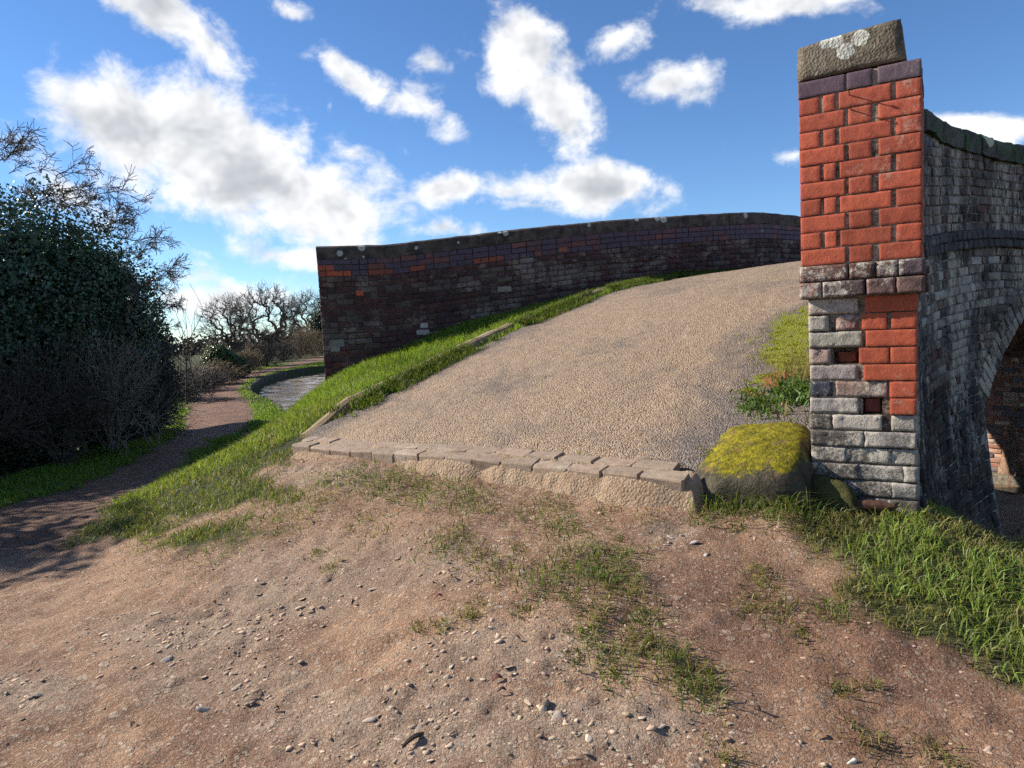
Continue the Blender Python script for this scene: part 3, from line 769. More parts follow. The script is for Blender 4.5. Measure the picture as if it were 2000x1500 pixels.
LOW = [[(180, 440, Gp, 1), (470, 725, RED, 0)], [(185, 292, G, 1), (325, 442, (0.25, .12, .10), 1), (460, 582, RED, 0), (603, 725, RED, 0)], [(190, 466, G, 1), (485, 728, RED, 0)],
       [(195, 307, Gp, 1), (455, 600, RED, 0), (610, 733, RED, 0)], [(203, 447, (0.30, .255, .24), 1), (483, 733, RED, 0)], [(210, 323, (0.045, .048, .06), 1), (343, 597, Gp, 1), (615, 737, RED, 0)],
       [(212, 457, (0.30, .27, .25), 1), (622, 738, RED, 0)], [(215, 327, Gd, 1), (335, 577, G, 1), (630, 743, G, 1)], [(225, 489, Gd, 1), (505, 745, (0.22, .2, .18), 1)],
       [(232, 402, Gd, 1), (407, 630, Gd, 1), (636, 755, G, 1)], [(240, 468, Gd, 1), (475, 700, (0.16, .145, .13), 1), (705, 760, G, 1)], [(246, 420, Gd, 1), (428, 645, Gd, 1), (652, 765, (0.2, .18, .16), 1)],
       [(250, 500, Gd, 1), (508, 770, Gd, 1)], [(254, 400, Gd, 1), (405, 640, Gd, 1), (645, 774, Gd, 1)], [(256, 520, Gd, 1), (525, 776, Gd, 1)]]
CL = 0.0755
for r, rw in enumerate(LOW):
    x0 = 147 + r * 3.0                                        # the picture leans: bring the columns back upright
    rows([(a - r * 5.4 + r * 3, b - r * 3.4 + r * 3, MB_OLD if o else MB_RED, c, bool(o), random.uniform(-.008, .004) if o else 0) for a, b, c, o in rw], Z_S - (r + 1) * CL, CL, -.018, x0, k, .12)
# broken brick ends deep in the two holes
pier_brick((330 - 156) * k, (430 - 156) * k, Z_S - 4 * CL + .006, Z_S - 3 * CL - .02, -.075, .05, MB_RED, (0.26, .08, .04), True)
pier_brick((478 - 165) * k, (560 - 165) * k, Z_S - 7 * CL + .004, Z_S - 6 * CL - .006, -.06, .05, MB_RED, (0.20, .055, .04), True)
# returns of the pier along both sides
for r in range(-14, 13):
    z0 = Z_S + r * (CH if r >= 0 else CL)
    h = CH if r >= 0 else CL
    out = .0 if r >= 2 else (.024 if r >= 0 else -.018)
    inset = -out if r >= 0 and r < 2 else (0 if r >= 2 else .018)
    for sd in (0, 1):
        cut = [(.105, .205), (.215, .43)] if (r + sd) % 2 else [(.105, .315), (.325, .43)]
        for a, b in cut:
            p = (PFL + E1 * (inset + .05) if sd == 0 else PFR - E1 * (inset + .05)) - NO * ((a + b) / 2)
            red = r >= 2 and r < 12
            mat = MB_RED if red else (MB_BLUE if r == 12 else MB_OLD)
            colr = RED if red else (B if r == 12 else (OB if r >= 0 else Gd))
            brick_obj('brick', pier, mat, (b - a, .10, h - .009), frame(p[0], p[1], z0 + h / 2, -NO if sd else NO), vary(colr, .12), not red)
def slab(u0, u1, b0, b1, z0, z1):
    """vertices of a box in pier coordinates"""
    return [pier_pt(u, -b, z) for z in (z0, z1) for u, b in ((u0, b0), (u1, b0), (u1, b1), (u0, b1))]
BOXF = [(0, 3, 2, 1), (4, 5, 6, 7), (0, 1, 5, 4), (1, 2, 6, 5), (2, 3, 7, 6), (3, 0, 4, 7)]
core_v = slab(.012, PW - .012, .007, .46, Z_S - .002, Z_S + 13 * CH - .004) + slab(.03, PW - .03, .033, .46, Z_S - 3 * CL, Z_S) + slab(.03, PW - .03, .033, .46, Z_S - 15 * CL, Z_S - 7 * CL) + \
    slab(.03, (308 - 147) * k, .033, .46, Z_S - 4 * CL, Z_S - 3 * CL) + slab((442 - 147) * k, PW - .03, .033, .46, Z_S - 4 * CL, Z_S - 3 * CL) + slab(.03, PW - .03, .1, .46, Z_S - 4 * CL, Z_S - 3 * CL) + \
    slab(.03, PW - .03, .033, .46, Z_S - 6 * CL, Z_S - 4 * CL) + slab(.03, (468 - 160) * k, .033, .46, Z_S - 7 * CL, Z_S - 6 * CL) + slab((565 - 160) * k, PW - .03, .033, .46, Z_S - 7 * CL, Z_S - 6 * CL) + slab(.03, PW - .03, .1, .46, Z_S - 7 * CL, Z_S - 6 * CL)
core_f = [tuple(i + 8 * b for i in f) for b in range(len(core_v) // 8) for f in BOXF]
me = bpy.data.meshes.new('mortar'); me.from_pydata(core_v, [], core_f); me.update()
to_local(link('mortar', me, M_MORT_P), pier)
M_MORT_P2 = M_MORT_P
# rounded sandstone cap with three lichen rosettes
zc0 = Z_S + 13 * CH
def cap_prof(n=14):
    top = [(u, zc0 + .150 + .024 * math.sin(math.pi * .5 * min(1, u / (PW * .84))) ** 1.0) for u in np.linspace(.012, PW * .845, n)]
    return [(0.0, zc0 + .006), (0.0, zc0 + .143)] + top + [(PW * .885, zc0 + .012)]
prof = cap_prof()
seg = []
for i in range(len(prof)):
    a, b = prof[i], prof[(i + 1) % len(prof)]
    n_ = max(1, int(math.hypot(b[0] - a[0], b[1] - a[1]) / .03))
    seg += [(a[0] + (b[0] - a[0]) * t / n_, a[1] + (b[1] - a[1]) * t / n_) for t in range(n_)]
nb = 15
CV, CF = [], []
cen = np.mean(seg, axis=0)
rings = [(1 - 0.0, -.0)] + []
deps = np.linspace(.004, .43, nb)
for d_ in deps:
    for (u, z) in seg: CV.append((u, d_, z))
ns = len(seg)
for r in range(nb - 1):
    for i in range(ns): CF.append((r * ns + i, r * ns + (i + 1) % ns, (r + 1) * ns + (i + 1) % ns, (r + 1) * ns + i))
# front and back faces filled by shrinking rings
for base, sgn in ((0, 1), ((nb - 1) * ns, -1)):
    prev = list(range(base, base + ns)); d_ = deps[0] if sgn > 0 else deps[-1]
    for f_ in (.82, .62, .42, .22, .05):
        cur = []
        for (u, z) in seg:
            cur.append(len(CV)); CV.append((cen[0] + (u - cen[0]) * f_, d_ - sgn * .004, cen[1] + (z - cen[1]) * f_))
        for i in range(ns):
            q = (prev[i], cur[i], cur[(i + 1) % ns], prev[(i + 1) % ns]); CF.append(q if sgn > 0 else q[::-1])
        prev = cur
    CF.append(tuple(prev[::-1] if sgn > 0 else prev))
CV = np.array(CV)
wob = lambda a, s: (fbm(CV[:, 0] * a + s, CV[:, 1] * a, CV[:, 2] * a, 3, s) - .5)
CV = CV + np.stack([wob(22, 1), wob(22, 2), wob(22, 3)], -1) * .009
CW = np.array([pier_pt(u, -b, z) for u, b, z in CV])
me = bpy.data.meshes.new('cap_stone'); me.from_pydata([tuple(v) for v in CW], [], CF)
for f in me.polygons: f.use_smooth = True
me.update()
def cap_spot(px, py):
    o, d = CAM, pix_dir(px, py); P0 = np.array([*PFL, 0]); n3 = np.array([*NO, 0])
    return o + d * ((P0 - o) @ n3 / (d @ n3))
lsp = [(cap_spot(1612, 84), .026), (cap_spot(1632, 80), .032), (cap_spot(1651, 100), .038), (cap_spot(1680, 74), .036)]
M_CAP = material('cap_sandstone', m_cope(lsp, (0.085, .07, .05), (0.22, .185, .135), (0.46, .45, .38)), .95, .15)
to_local(link('cap_stone', me, M_CAP), pier)
M_RUST = material('rusty_nail_steel', lambda nt: nt.mix(nt.noise(nt.pos(), 200, 3, .6), (0.05, .025, .015), (0.16, .06, .03)), .8, .4)
for (px, py, ln, up) in ((1659, 186, .055, .35), (1662, 214, .05, .25)):
    q = cap_spot(px, py)
    bm = bmesh.new(); bmesh.ops.create_cone(bm, cap_ends=True, segments=7, radius1=.0028, radius2=.0022, depth=ln)
    bmesh.ops.create_cone(bm, cap_ends=True, segments=8, radius1=.006, radius2=.0055, depth=.004, matrix=Matrix.Translation((0, 0, ln / 2)))
    dirn = Vector((NO[0], NO[1], up)).normalized()
    bm.transform(Matrix.Translation(Vector(q) + dirn * ln * .4) @ dirn.to_track_quat('Z', 'Y').to_matrix().to_4x4())
    me = bpy.data.meshes.new('nail'); bm.to_mesh(me); bm.free()
    to_local(link('nail', me, M_RUST), pier)

# ------------------------------------------------------------------ long parapet on the far side of the road
lpar = empty('parapet_wall', (*LW.at(0.0), float(LB(0.0))), label='long dark brick parapet with purple brick bands and stone coping along the road', cat='wall', kind='thing')
COPE = .195; CP = .0775
def wall_core(curve, s0, s1, z_top, z_bot, t_in, t_out, n=60, side_=-1, batter=None):
    """solid wall body behind the bricks; side_ -1: face on the right hand of the curve"""
    S = np.linspace(s0, s1, n); P = curve.at(S); T = curve.tan(S); N = np.stack([-T[:, 1], T[:, 0]], -1)
    zt_, zb_ = z_top(S), z_bot(S)
    V = []
    lv = np.linspace(0, 1, 9)
    for i in range(n):
        for off, zs in ((t_in, 1), (t_out, 0)):
            for l in (lv if zs else lv[::-1]):
                z = zb_[i] + (zt_[i] - zb_[i]) * l
                b = batter(z) if (batter and zs) else 0
                q = P[i] + N[i] * (off - b); V.append((q[0], q[1], z))
    m = 18; F = []
    for i in range(n - 1):
        for a in range(m):
            F.append((i * m + a, (i + 1) * m + a, (i + 1) * m + (a + 1) % m, i * m + (a + 1) % m))
    F.append(tuple(range(m))); F.append(tuple((n - 1) * m + a for a in range(m))[::-1])
    me = bpy.data.meshes.new('mortar'); me.from_pydata(V, [], F); me.update()
    return me
to_local(link('mortar', wall_core(LW, .012, LW.len, lambda s: LT(s) - COPE + .002, lambda s: np.where(s > LW.at_px(1340, 500)[0], 1.12, np.minimum(LB(s) - .9, .2)), .013, WALL_T), M_MORT_L), lpar)
S_VIS = LW.at_px(1562, 440)[0] + .3
cand = []
lj = Joined()
for row in range(0, 30):
    s = -.0
    seq = random.choice([0, 1])
    first = True
    while s < LW.len - .3:
        if row < 3: L = random.choice([.225, .225, .112, .225, .112]) if row != 2 else random.choice([.112, .112, .225])
        else: L = .225 if seq else .112; seq = 1 - seq
        if first and row % 2: L = .112
        first = False
        sm = s + L / 2
        zc = float(LT(sm)) - COPE - (row + .5) * CP
        if zc > float(LB(sm)) - .16 - (.5 if sm < .5 else 0):
            cand.append((row, sm, L, zc))
        s += L
vis = [c for c in cand if c[1] < S_VIS]
top3 = [c for c in vis if c[0] < 3]
rest_ = sorted([c for c in vis if c[0] >= 3], key=lambda c: (c[1]))
single = set(top3 + rest_[:max(0, 300 - len(top3))])
for c in cand:
    row, sm, L, zc = c
    p = LW.at(sm); T = LW.tan(sm); n_ = np.array([-T[1], T[0]])
    sl = math.atan((float(LT(sm + .12)) - float(LT(max(0, sm - .12)))) / (.24 if sm > .12 else .12 + sm))
    rough = row >= 3
    if row < 3:
        d_ = .008; P_ = random.random()
        colr = BLUE if P_ < .62 else ((0.125, .055, .062) if P_ < .86 else (0.18, .062, .05))
        if sm < 2.6 and row == 2 and P_ > .55: colr = (0.26, .062, .036)
        if (row == 1 and sm < .24) or (row == 2 and .1 < sm < .42): colr = (0.42, .085, .04)
        mat = MB_BLUE
    else:
        d_ = random.uniform(-.004, .010)
        P_ = random.random()
        colr = (0.085, .042, .040) if P_ < .45 else ((0.105, .048, .042) if P_ < .75 else ((0.07, .042, .042) if P_ < .93 else (0.12, .075, .06)))
        if sm < .3 and row > 6 and P_ > .7: colr = (0.15, .055, .042)
        pale = fbm(np.array(sm * .55), np.array(row * .12), oct=2, seed=61)
        if pale > .56 and P_ > .7: colr = (0.13, .095, .08)
        mat = MB_LEFT
    q = p + n_ * (.05 - d_)
    M_ = frame(q[0], q[1], zc, T, sl, random.uniform(-.012, .012) if rough else 0)
    size = (L - .008, .10, CP - .0085)
    if c in single: brick_obj('brick', lpar, mat, size, M_, vary(colr, .12), rough)
    else: lj.add(size, M_, vary(colr, .12), rough)
# single bricks that stand out
for (px, py, ln, hh, colr) in ((703, 573, .10, .07, (0.5, .11, .045)), (828, 636, .11, .07, (0.46, .43, .38)), (820, 649, .1, .07, (0.46, .43, .38)), (832, 649, .1, .07, (0.46, .43, .38)), (658, 671, .20, .11, (0.24, .22, .2)), (655, 682, .12, .08, (0.3, .28, .26)), (985, 565, .2, .08, (0.30, .25, .19)), (1100, 488, .13, .07, (0.33, .10, .05))):
    s_, z_ = LW.at_px(px, py); p = LW.at(s_); T = LW.tan(s_); n_ = np.array([-T[1], T[0]]); q = p + n_ * (.05 - .014)
    brick_obj('brick', lpar, MB_LEFT if colr[0] < .4 else MB_OLD if colr[1] > .2 else MB_RED, (ln, .10, hh), frame(q[0], q[1], z_, T, .05), colr, True)
lj.build('brickwork', MB_LEFT_A, lpar)
# coping stones, long blocks with a slightly rounded top
def coping(curve, s0, s1, z_top, height, t0, t1, name, mat, parent, nseg=10, round_=.05, rough=.012, seed=0):
    S = np.linspace(s0 + .002, s1 - .002, nseg); P = curve.at(S); T = curve.tan(S); N = np.stack([-T[:, 1], T[:, 0]], -1)
    pr = [(t0, -height), (t0 - .004, -height * .5), (t0 - .002, -round_), (t0 + .03, -.012), ((t0 + t1) / 2, .012), (t1 - .03, -.012), (t1 + .002, -round_), (t1 + .004, -height * .5), (t1, -height)]
    V, F = [], []; m = len(pr)
    for i in range(nseg):
        zt_ = float(z_top(S[i]))
        for o_, dz in pr:
            q = P[i] + N[i] * o_; V.append((q[0], q[1], zt_ + dz))
    for i in range(nseg - 1):
        for a in range(m): F.append((i * m + a, (i + 1) * m + a, (i + 1) * m + (a + 1) % m, i * m + (a + 1) % m))
    F.append(tuple(range(m))); F.append(tuple((nseg - 1) * m + a for a in range(m))[::-1])
    V = np.array(V); w = np.stack([fbm(V[:, 0] * 9 + c, V[:, 1] * 9, V[:, 2] * 9, 3, seed + c) - .5 for c in (1, 2, 3)], -1)
    V = V + w * rough * 2 * np.array([.6, .6, 1]) + np.array([0, 0, random.uniform(-.004, .004)])
    me = bpy.data.meshes.new(name); me.from_pydata([tuple(v) for v in V], [], F); me.update()
    return to_local(link(name, me, mat), parent)
def lspot(px, py):
    s_, z_ = LW.at_px(px, py); p = LW.at(s_); T = LW.tan(s_); return (p[0] + T[1] * .02, p[1] - T[0] * .02, z_)
M_COPE_L = material('parapet_coping', m_cope([(lspot(664, 495), .045), (lspot(706, 483), .055), (lspot(710, 502), .02), (lspot(675, 508), .03), (lspot(813, 484), .028), (lspot(895, 474), .02), (lspot(1295, 428), .06), (lspot(1283, 427), .045), (lspot(1243, 428), .04), (lspot(987, 455), .045), (lspot(975, 452), .04), (lspot(1150, 440), .03), (lspot(1455, 421), .05)],
                    (0.052, .040, .036), (0.125, .098, .08), (0.42, .40, .35)), .95, .15)
joints = [0.0, 1.25, 2.3, 3.45, 4.45, 5.4, 6.35, LW.at_px(1495, 415)[0], 8.25, 9.4, 10.6, LW.len]
for a, b in zip(joints[:-1], joints[1:]):
    if b > a: coping(LW, a, b, LT, COPE, -.012, WALL_T + .02, 'coping_stone', M_COPE_L, lpar, 12, .035, .010, int(a * 10))

# ------------------------------------------------------------------ wing wall and arch on the canal side
wing = empty('wing_wall', (*RW.at(0.0), float(grid_z(*RW.at(0.0)))), label='curving blackened brick wing wall and arch beside the pier', cat='wall', kind='thing')
s_c = RW.S[np.argmin(np.hypot(RW.P[:, 0] - 4.0, RW.P[:, 1] - 6.05))]
s_f = RW.S[np.argmin(np.hypot(RW.P[:, 0] - 8.68, RW.P[:, 1] - 8.9))]
rw_top = np.array([RW.at_px(px, py) for px, py in ((1812, 222), (1845, 247), (1900, 268), (1960, 284), (1998, 292))])
RT = lambda s: .045 + np.interp(s, np.concatenate([[0, .6], rw_top[:, 0], [s_c + 2.6, s_f, RW.len]]), np.concatenate([[1.70, 1.84], rw_top[:, 1], [2.3, 2.15, 1.9]]))
rw_str = np.array([RW.at_px(px, py) for px, py in ((1812, 500), (1852, 491), (1900, 485), (1953, 483), (1998, 486))])
RS = lambda s: np.interp(s, np.concatenate([[0], rw_str[:, 0], [s_c + 2.6, s_f, RW.len]]), np.concatenate([[Z_S + .06], rw_str[:, 1], [1.5, 1.35, 1.0]]))
def batter(z): return .03 * np.maximum(0, 1.2 - z) + .075 * np.maximum(0, .1 - z) ** 1.6
A_C, A_Z = s_c + 2.74, -2.15                       # arch centre on the face
A_R = math.hypot(A_C - (s_c + .06), A_Z + .05)
def arch_z(s): return A_Z + np.sqrt(np.maximum(0, A_R ** 2 - (s - A_C) ** 2))
RING = .24
CW_ = .0715
RCOPE = .165
z_floor = lambda s: np.where((s > s_c) & (s < s_f), np.maximum(arch_z(s), -.06), -2.2 + 0 * s)
Sx = [(0.35, s_c, 40), (s_c + .005, s_f - .005, 60), (s_f, RW.len, 12)]
for a, b, n_ in Sx:
    zb = (lambda s: arch_z(s) + .012) if (a > s_c - .01 and b < s_f + .01) else (lambda s: -2.3 + 0 * s)
    me = wall_core(RW, a, b, lambda s: RT(s) - RCOPE + .003, zb, .013, WALL_T, n_, -1, batter)
    to_local(link('mortar', me, M_MORT_W), wing)
cand = []
wj = Joined()
for row in range(-50, 14):
    s = .30 + (.05 if row % 2 else 0.0)
    k_ = 0
    while s < RW.len - .2:
        L = .112 if (row % 3 == 0 or random.random() < .45) else .225
        sm = s + L / 2; s += L
        zc = float(RS(sm)) + (row + .5) * CW_
        if row in (0, 1) or zc > float(RT(sm)) - RCOPE - .02 or zc < -1.75: continue
        if s_c < sm + L / 2 and sm - L / 2 < s_f:
            if math.hypot(sm - A_C, zc - A_Z) < A_R + RING + .02 and zc > -.2: continue
            if zc <= -.05 and sm + L / 2 > s_c: continue
            if zc < float(arch_z(sm)): continue
        cand.append((row, sm, L, zc))
s_v0, s_v1 = 1.75, RW.at_px(1999, 500)[0] + .1
vis = [c for c in cand if s_v0 < c[1] < s_v1 and c[3] > -.9]
vis.sort(key=lambda c: -c[3] if c[3] > .2 else 3 - c[3])
single = set(vis[:300])
for c in cand:
    row, sm, L, zc = c
    p = RW.at(sm); T = RW.tan(sm); n_ = np.array([-T[1], T[0]])
    sl = math.atan((float(RS(sm + .1)) - float(RS(sm - .1))) / .2)
    b_ = float(batter(zc)); lean = -math.atan((float(batter(zc - .05)) - float(batter(zc + .05))) / .1)
    d_ = random.uniform(-.004, .009)
    q = p + n_ * (.05 - d_ - b_)
    P_ = random.random()
    colr = (0.135, .105, .09) if P_ < .4 else ((0.18, .125, .10) if P_ < .7 else ((0.22, .19, .16) if P_ < .9 else (0.12, .06, .045)))
    if row > 10 and sm < 2.7: colr = (0.13, .13, .15)
    if -10 < row < 0 and P_ > .5: colr = (0.36, .32, .265)
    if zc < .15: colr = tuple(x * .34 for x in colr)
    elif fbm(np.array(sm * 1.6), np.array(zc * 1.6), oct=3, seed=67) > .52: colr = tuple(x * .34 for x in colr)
    size = (L - .009, .10, CW_ - .009)
    M_ = frame(q[0], q[1], zc, T, sl, random.uniform(-.015, .015), lean)
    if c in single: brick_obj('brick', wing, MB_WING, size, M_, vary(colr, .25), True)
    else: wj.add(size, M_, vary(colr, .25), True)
wj.build('brickwork', MB_WING_A, wing)
# string course: two courses of dark brick on edge
for row in (0, 1):
    s = .32 + .04 * row
    while s < s_f + .5:
        L = .112; sm = s + L / 2; s += L
        p = RW.at(sm); T = RW.tan(sm); n_ = np.array([-T[1], T[0]])
        sl = math.atan((float(RS(sm + .1)) - float(RS(sm - .1))) / .2)
        q = p + n_ * (.05 - (.060 if row else .045))
        brick_obj('string_brick', wing, MB_STRING, (L - .006, .11, CW_ - .004), frame(q[0], q[1], float(RS(sm)) + (row + .5) * CW_, T, sl), vary((0.075, .068, .066), .25), True)
# arch ring
n_v = int(A_R * 2 * math.asin((A_C - s_c - .06) / A_R) / .078)
t0_ = math.asin((A_C - s_c - .06) / A_R)
for i in range(n_v):
    th = -t0_ + (i + .5) / n_v * 2 * t0_
    for ring in (0, 1):
        r_ = A_R + .06 + ring * .12
        sm = A_C + r_ * math.sin(th); zc = A_Z + r_ * math.cos(th)
        p = RW.at(sm); T = RW.tan(sm); n_ = np.array([-T[1], T[0]]); q = p + n_ * (.05 - random.uniform(0, .008) - float(batter(zc)))
        brick_obj('voussoir', wing, MB_WING, (.07, .11, .112), frame(q[0], q[1], zc, T, -th), vary((0.26, .225, .185) if random.random() < .55 else (0.12, .098, .085), .25), True)
# coping blocks, uneven and mossy
M_COPE_R = material('wing_coping', m_cope([(RW.at_px(1925, 268) and tuple([*RW.at(RW.at_px(1925, 268)[0]), RW.at_px(1925, 268)[1] + .02]), .12)], (0.04, .036, .032), (0.12, .115, .09), (0.46, .45, .30), .45), .95, .15)
s = .62
while s < RW.len - .3:
    L = random.uniform(.22, .42); dz = random.uniform(-.012, .014)
    coping(RW, s, min(s + L, RW.len), lambda q, dz=dz: RT(q) + dz, RCOPE + .01 + dz, -.02 - random.uniform(0, .02), WALL_T + .02, 'coping_stone', M_COPE_R, wing, 6, .06, .022, int(s * 20))
    s += L
# barrel of the arch and the two abutments inside
N_r, F_r = np.array(NEAR_AB[0]), np.array([8.68, 8.9]); N_l, F_l = np.array([2.85, 11.6]), np.array([5.75, 13.7])
Vb, Fb = [], []
th = np.linspace(-t0_, t0_, 41); mm = 10
for i, t in enumerate(th):
    sx_ = (A_R * math.sin(t) + A_R * math.sin(t0_)) / (2 * A_R * math.sin(t0_)); z = A_Z + A_R * math.cos(t)
    a = RW.at(A_C + A_R * math.sin(t)); b = N_l + (F_l - N_l) * sx_
    Tn = RW.tan(A_C + A_R * math.sin(t)); a = a + np.array([-Tn[1], Tn[0]]) * .004
    for q in range(mm): p = a + (b - a) * q / (mm - 1); Vb.append((p[0], p[1], z))
for i in range(40):
    for q in range(mm - 1): Fb.append((i * mm + q, i * mm + q + 1, (i + 1) * mm + q + 1, (i + 1) * mm + q))
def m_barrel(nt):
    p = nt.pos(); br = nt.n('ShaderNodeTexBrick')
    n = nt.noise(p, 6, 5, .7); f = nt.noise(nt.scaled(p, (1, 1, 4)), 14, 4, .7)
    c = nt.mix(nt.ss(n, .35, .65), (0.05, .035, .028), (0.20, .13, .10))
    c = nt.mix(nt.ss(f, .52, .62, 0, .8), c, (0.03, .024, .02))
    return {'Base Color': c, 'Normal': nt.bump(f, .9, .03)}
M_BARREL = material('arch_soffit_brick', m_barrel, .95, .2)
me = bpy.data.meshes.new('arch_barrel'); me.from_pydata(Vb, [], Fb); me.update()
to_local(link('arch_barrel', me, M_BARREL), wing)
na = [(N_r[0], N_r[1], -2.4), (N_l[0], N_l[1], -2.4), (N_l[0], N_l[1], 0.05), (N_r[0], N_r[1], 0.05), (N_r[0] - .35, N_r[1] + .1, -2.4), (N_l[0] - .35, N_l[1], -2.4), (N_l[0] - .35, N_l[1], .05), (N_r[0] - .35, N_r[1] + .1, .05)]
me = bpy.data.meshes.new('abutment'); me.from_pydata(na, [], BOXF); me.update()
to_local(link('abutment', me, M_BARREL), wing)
# far abutment, sunlit through the arch: its own courses of pale red brick
far = empty('far_abutment', (*F_r, -1.9), label='sunlit pale red brick abutment across the water under the arch', cat='wall', kind='thing')
fd = (F_l - F_r); fl = np.linalg.norm(fd); fd = fd / fl; fn_ = np.array([-fd[1], fd[0]])
fa = [(*(F_r + fn_ * o_ + fd * a_), z) for z in (-2.6, .6) for a_, o_ in ((0, -.012), (fl, -.012), (fl, -.5), (0, -.5))]
me = bpy.data.meshes.new('mortar'); me.from_pydata(fa, [], [f[::-1] for f in BOXF]); me.update()
to_local(link('mortar', me, material('abutment_mortar', m_mortar((0.2, .16, .12), (0.4, .33, .25)), .95, .15)), far)
fj = Joined()
for row in range(34):
    s = -.1 + (.11 if row % 2 else 0)
    while s < fl:
        L = random.choice([.225, .225, .112]); sm = s + L / 2; s += L
        q = F_r + fd * sm + fn_ * (-.05 + random.uniform(-.004, .012)); z = -1.9 + row * .075
        if z > .5: break
        c = random.choice([(0.33, .17, .12), (0.36, .21, .15), (0.28, .13, .09), (0.42, .33, .25), (0.14, .12, .13)] if random.random() < .9 else [(0.10, .09, .1)])
        fj.add((L - .014, .1, .060), frame(q[0], q[1], z, -fd), vary(c, .15), True)
fj.build('brickwork', MB_FAR, far)
me = bpy.data.meshes.new('ledge'); me.from_pydata([(*(F_r + fn_ * o_ + fd * a_), z + (random.uniform(-.02, .02))) for z in (-2.5, -1.86) for a_, o_ in ((-.2, .10), (fl, .14), (fl, -.1), (-.2, -.1))], [], [f[::-1] for f in BOXF]); me.update()
to_local(link('ledge', me, material('ledge_stone', m_mortar((0.1, .085, .06), (0.3, .26, .2)), .95, .15)), far)

# ------------------------------------------------------------------ canal water and its edge
def m_water(nt):
    p = nt.pos()
    w1 = nt.noise(nt.scaled(p, (1.0, 1.6, 1)), 3.5, 4, .6, .5); w2 = nt.noise(nt.scaled(p, (1, 2.0, 1)), 11, 3, .6)
    h = nt.m('ADD', w1, nt.m('MULTIPLY', w2, .45))
    return {'Base Color': (0.14, 0.092, 0.055), 'Normal': nt.bump(h, .18, .04), 'IOR': 1.5}
M_WATER = material('muddy_water', m_water, .07, .7)
wx, wy = np.arange(-18.2, .21, .16), np.arange(12.8, 60.1, .2)
WX, WY = np.meshgrid(wx, wy)
WZ = Z_WATER + (fbm(WX * 1.9 + WY * .5, WY * 2.6, oct=3, seed=201, gain=.6) - .5) * .11
wi = np.arange(WX.size).reshape(WX.shape)
WF = np.stack([wi[:-1, :-1], wi[:-1, 1:], wi[1:, 1:], wi[1:, :-1]], -1).reshape(-1, 4)
inside = poly_sd(WX, WY, CANAL).ravel() < 1.2
WF = WF[inside[WF].all(1)]
WV = np.stack([WX, WY, WZ], -1).reshape(-1, 3)
sheets = [(-40, -40, 60, 12.78), (.22, 12.8, 60, 80), (-40, 60.12, .2, 80)]
SV = np.array([(x, y, Z_WATER) for a, b, c, d in sheets for x, y in ((a, b), (c, b), (c, d), (a, d))])
SF = np.arange(12).reshape(3, 4) + len(WV)
me = mesh_np('canal_water', np.vstack([WV, SV]), np.vstack([WF, SF]), True)
tag(link('canal_water', me, M_WATER), 'muddy brown canal water', 'water', kind='structure')
M_EDGE = material('canal_edge_stone', m_mortar((0.030, .026, .020), (0.11, .095, .07), 8), .95, .2)
def canal_edge(pts, name, label):
    c = Curve(pts); n = int(c.len / .35); S = np.linspace(0, c.len, n); P = c.at(S); T = c.tan(S); N = np.stack([-T[:, 1], T[:, 0]], -1)
    V, F = [], []
    for i in range(n):
        top = float(grid_z(*(P[i] + N[i] * .75))) - .02; top = max(-1.62, min(top, -1.40))
        r_ = random.uniform(-.03, .03)
        for o_, z in ((-.04 + r_, -2.7), (-.02 + r_, Z_WATER + .15), (.0 + r_, top - .05), (.06, top), (.9, top - .03), (1.1, top - .5)):
            q = P[i] + N[i] * o_; V.append((q[0], q[1], z))
    for i in range(n - 1):
        for a in range(5): F.append((i * 6 + a, i * 6 + a + 1, (i + 1) * 6 + a + 1, (i + 1) * 6 + a))
    me = bpy.data.meshes.new(name); me.from_pydata(V, [], F); me.update()
    return tag(link(name, me, M_EDGE), label, 'canal edge', kind='structure')
canal_edge(CANAL[5:19], 'canal_edge', 'dark stone edge of the towpath above the canal')
canal_edge([(7.2, 4), (6.75, 6.6), (5.95, 8.2), (4.7, 10.6), (3.9, 12.0), (1.5, 12.6)], 'canal_edge', 'dark stone edge of the towpath under the arch')

# ------------------------------------------------------------------ brick sill, concrete footing and kerb of the road
TL, TR = np.array([-1.53, 5.36]), np.array([0.93, 3.42])
td = TR - TL; tl = np.linalg.norm(td); td = td / tl; tn = np.array([-td[1], td[0]])        # tn: up the road
if tn[1] < 0: tn = -tn
sill = empty('brick_sill', (*((TL + TR) / 2), -.05), label='double row of worn grey bricks across the foot of the road', cat='kerb', kind='thing')
M_SILL = material('worn_sill_brick', m_brick('object', .35, .03, (0.42, .35, .28), rough_b=.6), .92, .2)
sag = lambda s: .022 * math.sin(math.pi * s / tl) + (vn(np.array(s * 2.0), np.array(.5), seed=77) - .5) * .02
for row in (0, 1):
    s = .02 + (.11 if row else 0)
    first = True
    while s < tl - .20:
        L = .215 + random.uniform(-.012, .012)
        if row and first: s = .0; L = .12
        first = False
        sm = s + L / 2; s += L + .006
        q = TL + td * sm + tn * (-.155 + row * .108); z = float(sag(sm)) - .058 + row * .020 + .045 * (sm / tl) ** 2
        brick_obj('brick', sill, M_SILL, (L + .003, .108, .085), frame(q[0], q[1], z, td, random.uniform(-.02, .02), 0, .16 + random.uniform(-.03, .03)) , vary((0.285, .215, .158), .08), True)
